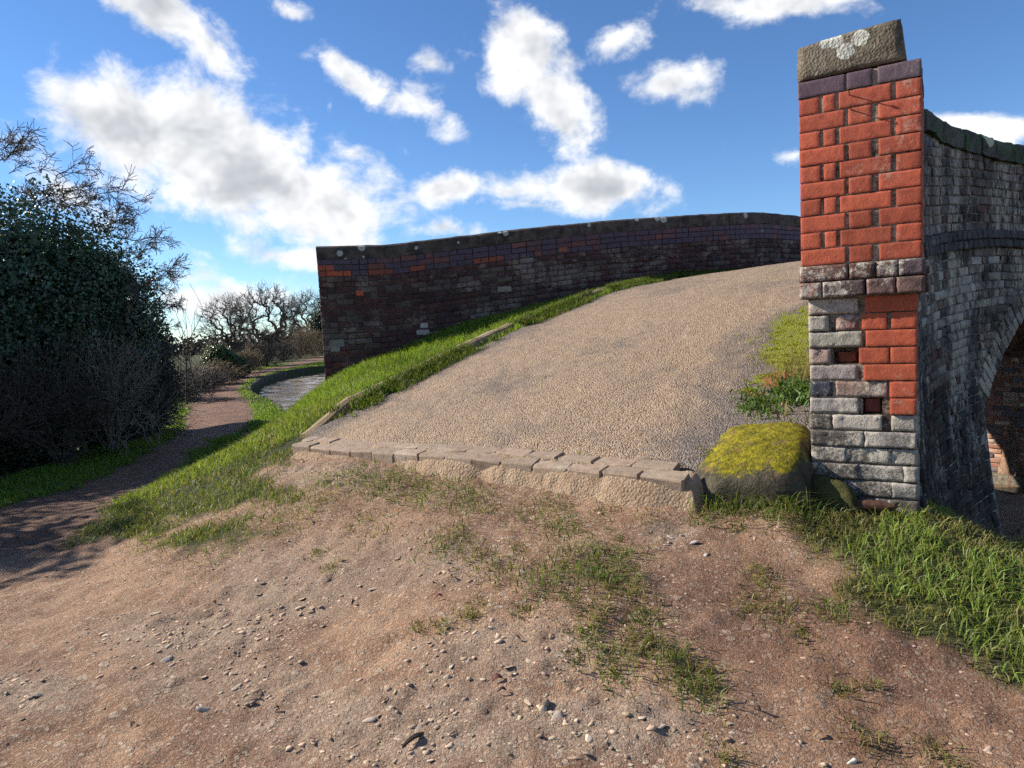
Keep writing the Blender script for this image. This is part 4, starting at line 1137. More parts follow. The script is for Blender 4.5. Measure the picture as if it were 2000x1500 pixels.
# concrete haunching below the bricks, broken along its front
def m_conc(nt):
    p = nt.pos(); n = nt.noise(p, 9, 6, .7); v = nt.vor(p, 70); f = nt.noise(p, 90, 4, .7)
    c = nt.ramp(n, [(0.3, (0.21, .140, .088)), (0.5, (0.30, .210, .138)), (0.72, (0.37, .275, .19))])
    c = nt.mix(nt.ss(v, .25, .05, 0, .55), c, (0.46, .38, .29))
    return {'Base Color': c, 'Normal': nt.bump(nt.m('ADD', nt.m('MULTIPLY', v, -.8), f), .9, .012)}
M_CONC = material('old_concrete', m_conc, .95, .2)
na_, nb_ = 240, 34
sa = np.linspace(-.1, tl + .12, na_); sb = np.linspace(0, 1, nb_)
SA, SB = np.meshgrid(sa, sb, indexing='ij')
wid = .40 + .09 * np.sin(SA * 1.9 + 1) + (fbm(SA * 3.2, SA * 0 + 2, oct=4, seed=51) - .5) * .34
wid = np.clip(wid, .12, .6) * np.interp(SA, [-.1, .25, .9, tl * .6, tl - .4, tl + .12], [.35, .42, .45, .75, .55, .35])
outd = .11 + SB * wid
cx, cy = TL[0] + td[0] * SA - tn[0] * outd, TL[1] + td[1] * SA - tn[1] * outd
cz0 = np.array([sag(s) for s in sa])[:, None] + .014 + .045 * np.clip(SA / tl, 0, 1) ** 2
gz_ = grid_z(cx, cy)
slope = cz0 - .095 * SB ** 1.2 * (1 + .3 * np.sin(SA * 2.3)) - .02
edge = np.maximum(smooth01((SB - .40) / .60), np.maximum(smooth01((.25 - (SA + .1)) / .25), smooth01((SA - tl + .02) / .12)))
slope = np.maximum(slope, gz_ + .006)
cz = slope * (1 - edge) + (np.minimum(gz_, slope) - .06) * edge
cz = cz + (fbm(cx * 15, cy * 15, oct=4, seed=53) - .5) * .013 * (1 - .3 * edge) + (fbm(cx * 34, cy * 34, oct=2, seed=57) - .5) * .010
hole = np.clip(fbm(cx * 5.2, cy * 5.2, oct=3, seed=59) - .68, 0, 1) * 1.0; cz = cz - hole * .4 * SB
crack = np.abs(fbm(cx * 2.4, cy * 2.4, oct=3, seed=63) - .5); cz = cz - .02 * np.clip(1 - crack / .012, 0, 1)
ci = np.arange(na_ * nb_).reshape(na_, nb_)
cf = np.stack([ci[:-1, :-1], ci[:-1, 1:], ci[1:, 1:], ci[1:, :-1]], -1).reshape(-1, 4)
tag(link('concrete_footing', mesh_np('concrete_footing', np.stack([cx, cy, cz], -1).reshape(-1, 3), cf, True), M_CONC), 'crumbling tan concrete footing below the brick sill', 'footing', kind='thing')

kerb = empty('stone_kerb', (*ramp_left(np.array(0.3)), .08), label='sandstone kerb between the grass bank and the road', cat='kerb', kind='thing')
def m_kerb(nt):
    p = nt.pos(); n = nt.noise(p, 6, 5, .65); f = nt.noise(p, 60, 4, .7)
    c = nt.ramp(n, [(0.3, (0.19, .135, .07)), (0.55, (0.27, .20, .125)), (0.75, (0.34, .27, .19))])
    c = nt.mix(nt.ss(nt.noise(p, 3.5, 4, .6), .55, .66, 0, .7), c, (0.17, .15, .02))
    return {'Base Color': c, 'Normal': nt.bump(f, .8, .01)}
M_KERB = material('kerb_sandstone', m_kerb, .95, .2)
for (u0, u1) in ((.12, .66), (.665, 1.3), (1.31, 2.05), (2.06, 2.85), (4.05, 4.75), (4.76, 5.5)):
    n_ = 12; V, F = [], []
    for i, u in enumerate(np.linspace(u0 + .004, u1 - .004, n_)):
        p = ramp_left(np.array(u)); t = np.array([.62, .78]); nn = np.array([-.78, .62])
        z = float(ramp_z(np.array(u))) + .038 - (0.30 * max(0, .5 - u))
        for o_, dz in ((.13, -.2), (.135, -.035), (.155, .0), (.195, .014), (.235, .012), (.265, -.02), (.275, -.2)):
            q = p + nn * o_; V.append((q[0], q[1], z + dz))
    V = np.array(V); w = np.stack([fbm(V[:, 0] * 8 + c, V[:, 1] * 8, V[:, 2] * 8, 3, 70 + c) - .5 for c in (1, 2, 3)], -1); V = V + w * .03
    for i in range(n_ - 1):
        for a in range(6): F.append((i * 7 + a, i * 7 + a + 1, (i + 1) * 7 + a + 1, (i + 1) * 7 + a))
    F.append(tuple(range(7))[::-1]); F.append(tuple((n_ - 1) * 7 + a for a in range(7)))
    me = bpy.data.meshes.new('kerb_stone'); me.from_pydata([tuple(v) for v in V], [], [f[::-1] for f in F]); me.update()
    to_local(link('kerb_stone', me, M_KERB), kerb)

# ------------------------------------------------------------------ mossy boulder against the pier
def m_moss(nt):
    p = nt.pos(); geo = nt.n('ShaderNodeNewGeometry'); s3 = nt.n('ShaderNodeSeparateXYZ'); nt.L.new(geo.outputs['Normal'], s3.inputs[0])
    n = nt.noise(p, 9, 5, .65); f = nt.noise(p, 70, 4, .7); b = nt.noise(p, 24, 4, .65)
    stone = nt.ramp(n, [(0.3, (0.03, .028, .022)), (0.6, (0.10, .085, .06)), (0.8, (0.19, .155, .105))])
    moss = nt.ramp(nt.m('ADD', nt.m('MULTIPLY', b, .6), nt.m('MULTIPLY', f, .4)), [(0.30, (0.045, .048, .008)), (0.46, (0.13, .115, .012)), (0.60, (0.27, .225, .018)), (0.78, (0.40, .33, .03))])
    t = nt.m('ADD', nt.m('MULTIPLY', s3.outputs[2], .70), nt.m('ADD', nt.m('MULTIPLY', n, .75), nt.m('MULTIPLY', b, .45)))
    c = nt.mix(nt.ss(t, 1.04, 1.20), stone, moss)
    c = nt.mix(nt.ss(nt.noise(p, 13, 4, .7), .56, .66, 0, .8), c, (0.16, .10, .05))
    return {'Base Color': c, 'Normal': nt.bump(nt.m('ADD', f, nt.m('MULTIPLY', b, 1.2)), .9, .015)}
M_MOSS = material('mossy_stone', m_moss, .97, .1)
def boulder(name, center, rad, rotz, shape, seed, label, cat, mat, power=3.2, rough=.10, sub=4, skew=(0, 0)):
    bm = bmesh.new(); bmesh.ops.create_icosphere(bm, subdivisions=sub, radius=1)
    V = np.array([v.co[:] for v in bm.verts]); F = np.array([[v.index for v in f.verts] for f in bm.faces]); bm.free()
    r = (np.abs(V) ** power).sum(1) ** (-1 / power); V = V * r[:, None]
    V = shape(V) if shape else V
    V = V + np.stack([fbm(V[:, 0] * 1.8 + c, V[:, 1] * 1.8, V[:, 2] * 1.8, 4, seed + c) - .5 for c in (1, 2, 3)], -1) * rough * 4
    V = V + np.stack([fbm(V[:, 0] * 8 + c, V[:, 1] * 8, V[:, 2] * 8, 3, seed + c) - .5 for c in (4, 5, 6)], -1) * rough
    V = V * np.array(rad); c, s = math.cos(rotz), math.sin(rotz)
    V = V @ np.array([[c, s, 0], [-s, c, 0], [0, 0, 1]])
    o = link(name, mesh_np(name, V, F, True), mat); o.location = center
    return tag(o, label, cat, kind='thing')
bc = at_depth(1488, 885, 3.36)
def block(V):
    v = np.clip(V[:, 1], -1, 1); top = .065 + .20 * (v + 1) / 2 + .03 * V[:, 0] - .05 * np.clip(-V[:, 0] - .4, 0, 1); z = -.22 + (V[:, 2] + 1) / 2 * (top + .22)
    return np.stack([V[:, 0] * (1.06 - .10 * V[:, 2]), V[:, 1], z / .25], -1)
bc = at_depth(1474, 885, 3.46)
boulder('mossy_boulder', (bc[0], bc[1], 0), (.27, .31, .25), math.atan2(E1[1], E1[0]), block, 5,
        'squat boulder covered in yellow green moss between road and pier', 'boulder', M_MOSS, 3.6, .048)
mc = at_depth(1606, 940, 3.2)
boulder('earth_mound', (mc[0] + .01, mc[1] + .0, -.13), (.07, .16, .14), .6, None, 9, 'dark mossy mound of earth wedged at the foot of the pier', 'earth', material('dark_mossy_earth', m_mortar((0.022, .024, .010), (0.075, .070, .026), 14), .97, .1), 2.2, .11, 4)
lg = spot(1668, 990)
M_WOOD = material('rotten_wood', lambda nt: nt.ramp(nt.noise(nt.scaled(nt.pos(), (1, 1, 1)), 40, 5, .7), [(0.3, (0.03, .016, .012)), (0.6, (0.10, .05, .035)), (0.8, (0.2, .12, .08))]), .95, .1)
boulder('rotten_log', (lg[0], lg[1], lg[2] + .012), (.17, .026, .026), -.55, None, 15, 'short rotten brown log lying in grass at the pier foot', 'log', M_WOOD, 2.2, .12, 3)

# ------------------------------------------------------------------ grass
def m_leaf(trans=.35, rough=.6, spec=.3, k=1.0):
    def build(name):
        m = bpy.data.materials.new(name); m.use_nodes = True; nt = NT(m.node_tree); b = nt.N['Principled BSDF']
        b.inputs['Roughness'].default_value = rough; b.inputs['Specular IOR Level'].default_value = spec
        c = nt.attr('Col', 'Color'); nt.put(b.inputs['Base Color'], c)
        tr = nt.n('ShaderNodeBsdfTranslucent'); nt.put(tr.inputs[0], nt.mix(1.0, c, (1.25, 1.25, .8), 'MULTIPLY'))
        mx_ = nt.n('ShaderNodeMixShader'); mx_.inputs[0].default_value = trans
        nt.L.new(b.outputs[0], mx_.inputs[1]); nt.L.new(tr.outputs[0], mx_.inputs[2])
        nt.L.new(mx_.outputs[0], nt.N['Material Output'].inputs['Surface'])
        return m
    return build
M_GRASS = m_leaf(.46, .5, .3)('grass_blades')
M_IVY = m_leaf(.12, .42, .45)('ivy_leaves')

def on_road(x, y):
    poly = np.vstack([Lp[:, :], Rp[::-1]])[::4]
    return poly_sd(x, y, poly) < 0
def in_frame(P, m=60):
    d = P - CAM; zf = d @ Fv
    px = 1000 + F_PX * (d @ Rv) / np.maximum(zf, .01); py = 750 - F_PX * (d @ Uv) / np.maximum(zf, .01)
    return (zf > .2) & (px > -m * 6) & (px < 2000 + m * 14) & (py > -m) & (py < 1500 + m * 5)

class Blades:
    def __init__(self): self.V, self.F, self.C, self.n = [], [], [], 0
    def add(self, P, h, w, lean, green, dry=.12, tipdry=.2, seed=None):
        n = len(P)
        if n == 0: return
        a = rng.uniform(0, 2 * np.pi, n); b = rng.uniform(0, 2 * np.pi, n)
        hh = h * rng.uniform(.45, 1.15, n); ww = w * rng.uniform(.6, 1.2, n); le = lean * rng.uniform(.15, 1.3, n) * hh
        sx_ = np.stack([np.cos(a), np.sin(a), 0 * a], -1) * ww[:, None] * .5
        ld = np.stack([np.cos(b), np.sin(b), 0 * b], -1)
        up = np.array([0, 0, 1.0])
        base = P - up * .01
        mid = P + up * (hh * .55)[:, None] + ld * (le * .35)[:, None]
        tip = P + up * (hh * (1 - .25 * np.minimum(1, le / hh)))[:, None] + ld * le[:, None]
        V = np.stack([base - sx_, base + sx_, mid + sx_ * .8, mid - sx_ * .8, tip], 1)
        k0 = self.n + np.arange(n) * 5
        F = np.concatenate([np.stack([k0, k0 + 1, k0 + 2], -1), np.stack([k0, k0 + 2, k0 + 3], -1), np.stack([k0 + 3, k0 + 2, k0 + 4], -1)])
        t = rng.uniform(.6, 1.35, (n, 1)); g = np.array(green)[None] * t * rng.uniform(.88, 1.12, (n, 3))
        straw = np.array([[.26, .21, .085]]) * rng.uniform(.6, 1.2, (n, 1))
        isdry = (rng.uniform(0, 1, (n, 1)) < dry); g = np.where(isdry, straw, g)
        C = np.repeat(g[:, None], 5, 1); C[:, 4] = C[:, 4] * (1 - tipdry) + straw * tipdry
        C[:, :2] = C[:, :2] * .8 + np.array([.03, .035, .01]) * .2
        self.V.append(V.reshape(-1, 3)); self.F.append(F); self.C.append(C.reshape(-1, 3)); self.n += n * 5
    def build(self, name, label, cat='grass', mat=None):
        o = link(name, mesh_np(name, np.vstack(self.V), np.vstack(self.F), False, col=np.vstack(self.C)), mat or M_GRASS)
        return tag(o, label, cat, kind='stuff')
def sample(x0, x1, y0, y1, n, mask):
    x = rng.uniform(x0, x1, n); y = rng.uniform(y0, y1, n)
    P = np.stack([x, y, grid_z(x, y)], -1); P = P[in_frame(P)]
    m = mask(P[:, 0], P[:, 1]) > rng.uniform(0, 1, len(P))
    return P[m]
GREEN, GREEN_D, GREEN_Y = (0.145, 0.235, 0.022), (0.095, 0.155, 0.018), (0.16, 0.205, 0.020)
clump = lambda x, y, f=3.0, s=81: fbm(x * f, y * f, oct=3, seed=s)
# bank between kerb and parapet, and the slope to the left of it
def m_bank(x, y):
    t = turf_mask(x, y); dl, bl = side(LW, x, y)
    return np.where(on_road(x, y) | ((dl > 0.0) & (bl <= 0)), 0, t) * np.clip(.3 + 1.4 * clump(x, y), 0, 1)
g = Blades()
P = sample(-4.6, 3.1, 4.1, 11.4, 205000, m_bank)
kd = (P[:, 0] - (-1.6)) * (-.78) + (P[:, 1] - 5.4) * .62          # left of the kerb line
keep = ~((kd > .12) & (kd < .31) & (P[:, 1] > 5.4) & (P[:, 1] < 7.8))
P = P[keep]; kd = kd[keep]
low = (P[:, 1] < 5.6) | (kd < -.05)
far_ = P[:, 1] > 8
fr = P[:, 1] < 7.2
g.add(P[~low & ~fr], .10, .0068, .9, (0.175, .26, .026), .05, .12)
g.add(P[~low & fr], .075, .0060, 1.1, (0.18, .24, .03), .12, .2)
g.add(P[low], .052, .0055, 1.3, (0.125, .165, .026), .26, .3)
# strip of turf growing over the road's edge beside the kerb
u_ = rng.uniform(0, 8.2, 24000); o_ = rng.normal(.02, .085, 24000); lp = ramp_left(u_); t_ = np.array([-.78, .62])
xy = lp + t_ * o_[:, None]; zz = ramp_z(u_) + .01 + .05 * smooth01((o_ + .05) / .15)
cl = fbm(u_ * 2.6, o_ * 3, oct=3, seed=91); m = (cl > .42) & (o_ < .14) & (o_ > -.17 - .1 * (cl - .5))
P = np.concatenate([xy[m], zz[m][:, None]], -1)
g.add(P, .065, .0055, 1.2, (0.085, .135, .014), .14, .25)
g.build('bank_grass', 'bright green grass on the bank below the parapet')
# grass right of the pier
g = Blades()
P = sample(.8, 5.6, 1.2, 6.6, 150000, lambda x, y: turf_mask(x, y) * ((side(RW, x, y)[0] < -.05) | (y < 3.05)) * ((x - PFL[0]) * NO[0] + (y - PFL[1]) * NO[1] > -.0 - 9 * (x > PFR[0])) * (poly_sd(x, y, RGRASS) < .25) * np.clip(.25 + 1.5 * clump(x, y, 4.5, 83), 0, 1))
lowr = fbm(P[:, 0] * 3, P[:, 1] * 3, oct=3, seed=85) + (P[:, 0] - 1.9) * .25 - (2.2 - P[:, 1]) * .05
g.add(P[lowr > .5], .068, .0052, 1.25, (0.205, .275, .055), .18, .28)
g.add(P[lowr <= .5], .042, .0048, 1.6, (0.215, .225, .06), .42, .35)
g.build('verge_grass', 'tangled grass on the bank falling to the canal beside the pier')
# verges of the towpath
g = Blades()
P = sample(-11, -4.2, 5.2, 24, 120000, lambda x, y: turf_mask(x, y) * (path_d(x, y) < 2.0) * np.clip(14.0 / (y + 3), 0, 1))
dd = np.hypot(P[:, 0], P[:, 1])
g.add(P[dd < 14], .10, .009, .9, GREEN, .06, .1); g.add(P[dd >= 14], .10, .016, .9, GREEN, .05, .1)
P = sample(-24, -2, 13, 62, 150000, lambda x, y: turf_mask(x, y) * (path_d(x, y) < 4.5) * (poly_sd(x, y, CANAL) > .12) * .55)
g.add(P, .10, .034, .8, (0.15, .23, .026), .04, .1)
g.build('towpath_grass', 'short bright grass along both edges of the towpath')
FOOT = BVHTree.FromPolygons([tuple(v) for v in np.stack([cx, cy, cz], -1).reshape(-1, 3)], [tuple(f) for f in cf])
# tufts in the trodden earth
TUFTS = [(760, 945, 48, 1.3), (690, 935, 55, 1), (830, 958, 60, 1.1), (915, 975, 46, 1.1), (615, 950, 48, .8), (870, 1058, 42, .8), (1060, 1000, 48, .8), (1098, 1032, 34, .8), (612, 1084, 16, .5), (640, 1112, 18, .5), (930, 1088, 34, .6),
         (1010, 1072, 20, .5), (1135, 1108, 62, 1), (1060, 1135, 46, .8), (975, 1118, 36, .6), (1215, 1092, 40, .7), (1205, 1138, 44, .8), (920, 1197, 28, .6), (1022, 1192, 18, .4), (820, 1227, 14, .4), (862, 1224, 14, .4), (1172, 1197, 26, .6),
         (1148, 1240, 28, .7), (1260, 1210, 30, .7), (1195, 1302, 36, .8), (1240, 1262, 34, .6), (1320, 1298, 46, .7), (1290, 1262, 30, .5), (1362, 1356, 34, .85), (1375, 1322, 28, .5), (1128, 1283, 15, .4), (1495, 1148, 32, .6), (1478, 1112, 20, .4),
         (1520, 1190, 36, .6), (1465, 1190, 24, .4), (1630, 1200, 34, .7), (1640, 1346, 17, .5), (1690, 1445, 26, .5), (1850, 1485, 26, .5), (1440, 1032, 14, .5), (1560, 1240, 20, .3), (1120, 1170, 20, .4), (700, 1020, 40, .35), (740, 1045, 30, .3), (560, 1020, 50, .4), (960, 1000, 28, .4),
         (480, 1035, 90, .7), (380, 1045, 60, .6), (300, 1050, 50, .6), (620, 985, 40, .4), (1430, 984, 50, 1), (1490, 984, 40, 1), (1395, 982, 30, 1), (1368, 992, 20, .8), (1545, 998, 40, .8), (1600, 1010, 60, .6), (1180, 1000, 30, .3), (1270, 990, 30, .25), (1700, 1340, 12, .3), (1420, 1480, 20, .3), (1230, 1155, 25, .4), (900, 1030, 25, .3)]
g = Blades()
for (px, py, r, dn) in TUFTS:
    c = spot(px, py, False)
    if c is None: continue
    fh = FOOT.ray_cast(Vector(CAM), Vector(pix_dir(px, py)))[0]
    if fh is not None and (fh - Vector(CAM)).length < np.linalg.norm(c - CAM): c = spot(px, py + 25, False)
    dist = np.linalg.norm(c - CAM); rad = r / F_PX * dist
    n = int(105 * dn * (r / 30) ** 1.6 + 25)
    x = c[0] + rng.normal(0, rad * .62, n); y = c[1] + rng.normal(0, rad * .85, n)
    P = np.stack([x, y, grid_z(x, y)], -1)
    big = 1380 < px < 1560 and 970 < py < 1000
    g.add(P, .11 if big else (.022 + .018 * dn + .006 * r / 30), .0044, 1.6, (0.11, .165, .024) if dn > .6 else (0.13, .145, .028), .20 + .3 * (1 - dn), .3)
    n2 = int(n * .5); x = c[0] + rng.normal(0, rad * 1.1, n2); y = c[1] + rng.normal(0, rad * 1.5, n2)
    g.add(np.stack([x, y, grid_z(x, y)], -1), .018, .0042, 1.8, (0.12, .115, .026), .5, .4)
g.build('grass_tufts', 'scattered low grass tufts growing in the trodden earth')
# moss, weeds and dry stalks on the road's edge behind the boulder
g = Blades()
for (px, py, r, n) in ((1540, 660, 40, 900), (1560, 640, 25, 500), (1535, 690, 48, 1200), (1555, 715, 34, 700), (1505, 710, 30, 300), (1475, 750, 16, 160), (1500, 735, 18, 180), (1455, 765, 12, 80), (1560, 610, 14, 160), (1490, 690, 22, 120), (1400, 900, 14, 200), (1385, 930, 12, 120)):
    c = spot(px, py)
    if c is None: continue
    rad = r / F_PX * np.linalg.norm(c - CAM)
    x = c[0] + rng.normal(0, rad * .55, n); y = c[1] + rng.normal(0, rad * 1.3, n)
    z = np.array([(BVH_R.ray_cast(Vector((a, b, 3)), Vector((0, 0, -1)))[0] or Vector((0, 0, c[2])))[2] for a, b in zip(x, y)])
    k_ = vn(x * 22, y * 22, seed=99) > .5
    g.add(np.stack([x, y, z], -1)[k_], .011, .009, 1.2, (0.24, .255, .018), .05, .1)
g.build('road_moss', 'yellow green moss spreading over the road edge behind the boulder', 'moss')
g = Blades()
for (px, py, r, n, h, colr, dry, w) in ((1500, 787, 45, 300, .045, (0.10, .17, .035), .05, .012), (1555, 770, 26, 300, .10, (0.11, .19, .05), .05, .016), (1470, 795, 22, 120, .04, (0.10, .16, .04), .05, .01), (1560, 740, 26, 90, .24, (0.3, .22, .1), .9, .003), (1530, 750, 26, 60, .22, (0.3, .22, .1), .9, .003)):
    c = spot(px, py)
    if c is None: continue
    rad = r / F_PX * np.linalg.norm(c - CAM)
    x = c[0] + rng.normal(0, rad * .6, n); y = c[1] + rng.normal(0, rad * .9, n)
    z = np.array([(BVH_R.ray_cast(Vector((a, b, 3)), Vector((0, 0, -1)))[0] or Vector((0, 0, c[2])))[2] for a, b in zip(x, y)])
    g.add(np.stack([x, y, z], -1), h, w, 1.1 if dry < .5 else .6, colr, dry, .1)
g.build('roadside_weeds', 'green weeds and dry stalks growing behind the mossy boulder', 'weeds')

# ------------------------------------------------------------------ stones lying on the earth
def m_stone(nt):
    p = nt.pos(); n = nt.noise(p, 18, 4, .6); f = nt.noise(p, 120, 3, .7)
    base = nt.n('ShaderNodeObjectInfo').outputs['Color']
    c = nt.mix(1.0, base, nt.ramp(n, [(0.3, (0.72, .70, .68)), (0.7, (1.15, 1.12, 1.08))]), 'MULTIPLY')
    return {'Base Color': c, 'Normal': nt.bump(f, .6, .004)}
M_STONE = material('loose_stone', m_stone, .92, .2)
M_GRAVEL = material('loose_gravel', lambda nt: nt.attr('Col', 'Color'), .93, .2)
def stone_mesh(seed, sub=2):
    bm = bmesh.new(); bmesh.ops.create_icosphere(bm, subdivisions=sub, radius=1)
    V = np.array([v.co[:] for v in bm.verts]); F = np.array([[v.index for v in f.verts] for f in bm.faces]); bm.free()
    r = np.random.default_rng(seed)
    for _ in range(9):                                   # knock flats off a ball: angular broken stone
        nrm = r.normal(size=3); nrm /= np.linalg.norm(nrm); d = r.uniform(.28, .7)
        e = V @ nrm - d; V = V - np.clip(e, 0, None)[:, None] * nrm
    return V, F
ST = [stone_mesh(200 + q) for q in range(7)]
SM = [mesh_np('stone', V, F) for V, F in ST]
for m_ in SM: m_.materials.append(M_STONE)
def stone(px, py, wpx, flat, label, group=None, color=(0.33, .27, .21), name='stone', asp=.75):
    c = spot(px, py, False)
    if c is None: return
    w = wpx / F_PX * np.linalg.norm(c - CAM) * .62
    o = bpy.data.objects.new(name, random.choice(SM)); COL.objects.link(o)
    o.location = (c[0], c[1], c[2] + w * flat * .12); o.scale = (w, w * asp * random.uniform(.75, 1.1), w * flat)
    o.rotation_euler = (random.uniform(-.25, .25), random.uniform(-.25, .25), random.uniform(0, 6.28)); o.color = (*vary(color, .12), 1)
    return tag(o, label, 'stone', group, 'thing')
stone(1092, 1400, 40, .55, 'pale angular stone lying in front of the darker lump of stone', None, (0.36, .31, .25))
stone(1066, 1378, 24, .85, 'small upright lump of stone just behind the pale angular stone', None, (0.28, .22, .16))
stone(722, 1408, 24, .5, 'rounded pale stone left of the dark broken twig', None, (0.40, .34, .28))
stone(872, 1325, 20, .6, 'small round pale stone left of the brown leaf', None, (0.38, .31, .24))
stone(1664, 1490, 20, .7, 'small white stone at the bottom edge of the photograph', None, (0.62, .58, .52))
stone(330, 1288, 26, .45, 'flat grey stone in the stony patch on the left', None, (0.37, .33, .28))
stone(398, 1386, 24, .6, 'blocky grey stone alone below the stony patch on the left', None, (0.33, .29, .25))
for (px, py, w) in ((1355, 1060, 18), (1310, 1050, 16), (1380, 1083, 14), (1330, 1045, 14), (1300, 1065, 20), (1250, 1045, 14)):
    stone(px, py, w, .4, 'pale flat stone in the patch before the mossy boulder', 'pale stones before the boulder', (0.46, .41, .36))
n_sm = 0
while n_sm < 70:
    px, py = random.uniform(20, 1450), random.uniform(1130, 1490)
    c = spot(px, py, False)
    if c is None or pix_mask(np.array([c[0]]), np.array([c[1]]), np.array([c[2]]), STONY)[0] < .35: continue
    stone(px, py, random.uniform(12, 23) * (py / 1350) ** 1.5, random.uniform(.14, .30), 'small broken stone lying loose on the trodden earth', 'loose stones on the earth', random.choice([(0.43, .34, .255), (0.39, .29, .21), (0.47, .385, .30)]))
    n_sm += 1
# gravel too small to count
V1, F1 = stone_mesh(300, 1)
def gravel(n, x0, x1, y0, y1, smin, smax, mask):
    x = rng.uniform(x0, x1, n); y = y0 + (y1 - y0) * rng.uniform(0, 1, n) ** 1.2
    z = grid_z(x, y); m = mask(x, y, z) > rng.uniform(0, 1, n); x, y, z = x[m], y[m], z[m]; n = len(x)
    s = smin + (smax - smin) * rng.uniform(0, 1, n) ** 4.0
    a = rng.uniform(0, 6.28, n); ca, sa_ = np.cos(a), np.sin(a)
    jit = V1[None] * (1 + rng.uniform(-.3, .3, (n, len(V1), 1))) * np.stack([s, s * rng.uniform(.55, .95, n), s * rng.uniform(.14, .34, n)], -1)[:, None]
    til = rng.normal(0, .14, (n, 1)); jit[..., 2] += jit[..., 0] * til
    X = jit[..., 0] * ca[:, None] - jit[..., 1] * sa_[:, None]; Y_ = jit[..., 0] * sa_[:, None] + jit[..., 1] * ca[:, None]
    V = np.stack([X + x[:, None], Y_ + y[:, None], jit[..., 2] + (z + s * .03)[:, None]], -1).reshape(-1, 3)
    F = (F1[None] + (np.arange(n) * len(V1))[:, None, None]).reshape(-1, 3)
    C = np.array([[.36, .262, .185]]) * rng.uniform(.6, 1.4, (n, 1)) * rng.uniform(.94, 1.06, (n, 3))
    return V, F, np.repeat(C, len(V1), 0)
def gmask(x, y, z):
    return np.clip(.10 + pix_mask(x, y, z, STONY) * 1.0 - pix_mask(x, y, z, MUD_SHADE) * .5, .015, 1) * (1 - turf_mask(x, y)) * np.clip(fbm(x * 3.2, y * 3.2, oct=3, seed=95) * 4.5 - 1.9, .04, 1)
gv = gravel(80000, -3.6, 2.2, 1.1, 5.3, .0022, .023, gmask)
V1 = np.array([(1, 0, 0), (-1, 0, 0), (0, 1, 0), (0, -1, 0), (0, 0, 1), (0, 0, -1)], float) * 1.1
F1 = np.array([(0, 2, 4), (2, 1, 4), (1, 3, 4), (3, 0, 4)])
gv2 = gravel(110000, -3.4, 2.2, 1.1, 4.6, .002, .009, lambda x, y, z: (1 - turf_mask(x, y)) * np.clip(.16 + .2 * pix_mask(x, y, z, STONY), 0, 1) * np.clip(fbm(x * 5, y * 5, oct=3, seed=97) * 4 - 1.3, .15, 1))
gv = (np.vstack([gv[0], gv2[0]]), np.vstack([gv[1], gv2[1] + len(gv[0])]), np.vstack([gv[2], gv2[2]]))
tag(link('gravel', mesh_np('gravel', gv[0], gv[1], False, col=gv[2]), M_GRAVEL), 'fine pale gravel trodden into the earth', 'gravel', kind='stuff')
# leaf and twig litter
def litter(name, px, py, ln, wd, ang, label, cat, colr, th=.006):
    c = spot(px, py, False); n_ = 7
    V, F = [], []
    for i in range(n_):
        t = i / (n_ - 1); w = wd * (math.sin(math.pi * min(.97, max(.06, t))) ** .6)
        for sgn in (-1, 1):
            for up in (0, 1): V.append(((t - .5) * ln, sgn * w / 2, up * th + .012 * math.sin(3 * t) + (.3 * w if sgn > 0 else 0)))
    for i in range(n_ - 1):
        b = i * 4; n4 = b + 4
        F += [(b, n4, n4 + 2, b + 2), (b + 1, b + 3, n4 + 3, n4 + 1), (b, b + 1, n4 + 1, n4), (b + 2, n4 + 2, n4 + 3, b + 3)]
    F += [(0, 2, 3, 1), (n_ * 4 - 4, n_ * 4 - 3, n_ * 4 - 1, n_ * 4 - 2)]
    me = bpy.data.meshes.new(name); me.from_pydata(V, [], F); me.update()
    o = link(name, me, material(name + '_surface', lambda nt: nt.mix(nt.noise(nt.pos(), 60, 4, .6), tuple(x * .6 for x in colr), colr), .85, .2))
    o.location = (c[0], c[1], c[2] + .004); o.rotation_euler = (random.uniform(-.2, .2), random.uniform(-.15, .15), ang)
    return tag(o, label, cat, kind='thing')
litter('dead_leaf', 972, 1331, .035, .016, .25, 'curled brown leaf lying on the earth behind the pale stone', 'leaf', (0.13, .05, .035), .003)
litter('broken_twig', 810, 1452, .085, .009, .75, 'dark broken twig lying on the earth at the bottom', 'twig', (0.075, .05, .038), .008)
litter('dead_leaf', 856, 1170, .035, .014, .2, 'small reddish leaf beside a low grass tuft', 'leaf', (0.25, .09, .06), .003)
litter('bark_chip', 980, 1354, .03, .007, .3, 'thin dark bark chip below the brown leaf', 'bark', (0.07, .04, .03), .004)
for i, (px, py) in enumerate(((540, 1390), (690, 1180), (1010, 1250), (1290, 1180), (1480, 1390), (1600, 1440), (260, 1420), (1180, 1350), (880, 1130), (420, 1180))):
    lf = litter('dead_leaf', px, py, .022 + .004 * (i % 3), .010, i * 1.3, 'small dead leaf fallen on the trodden earth', 'leaf', ((0.16, .09, .05), (0.10, .055, .035), (0.24, .15, .08))[i % 3], .002)
    lf['group'] = 'dead leaves on the earth'
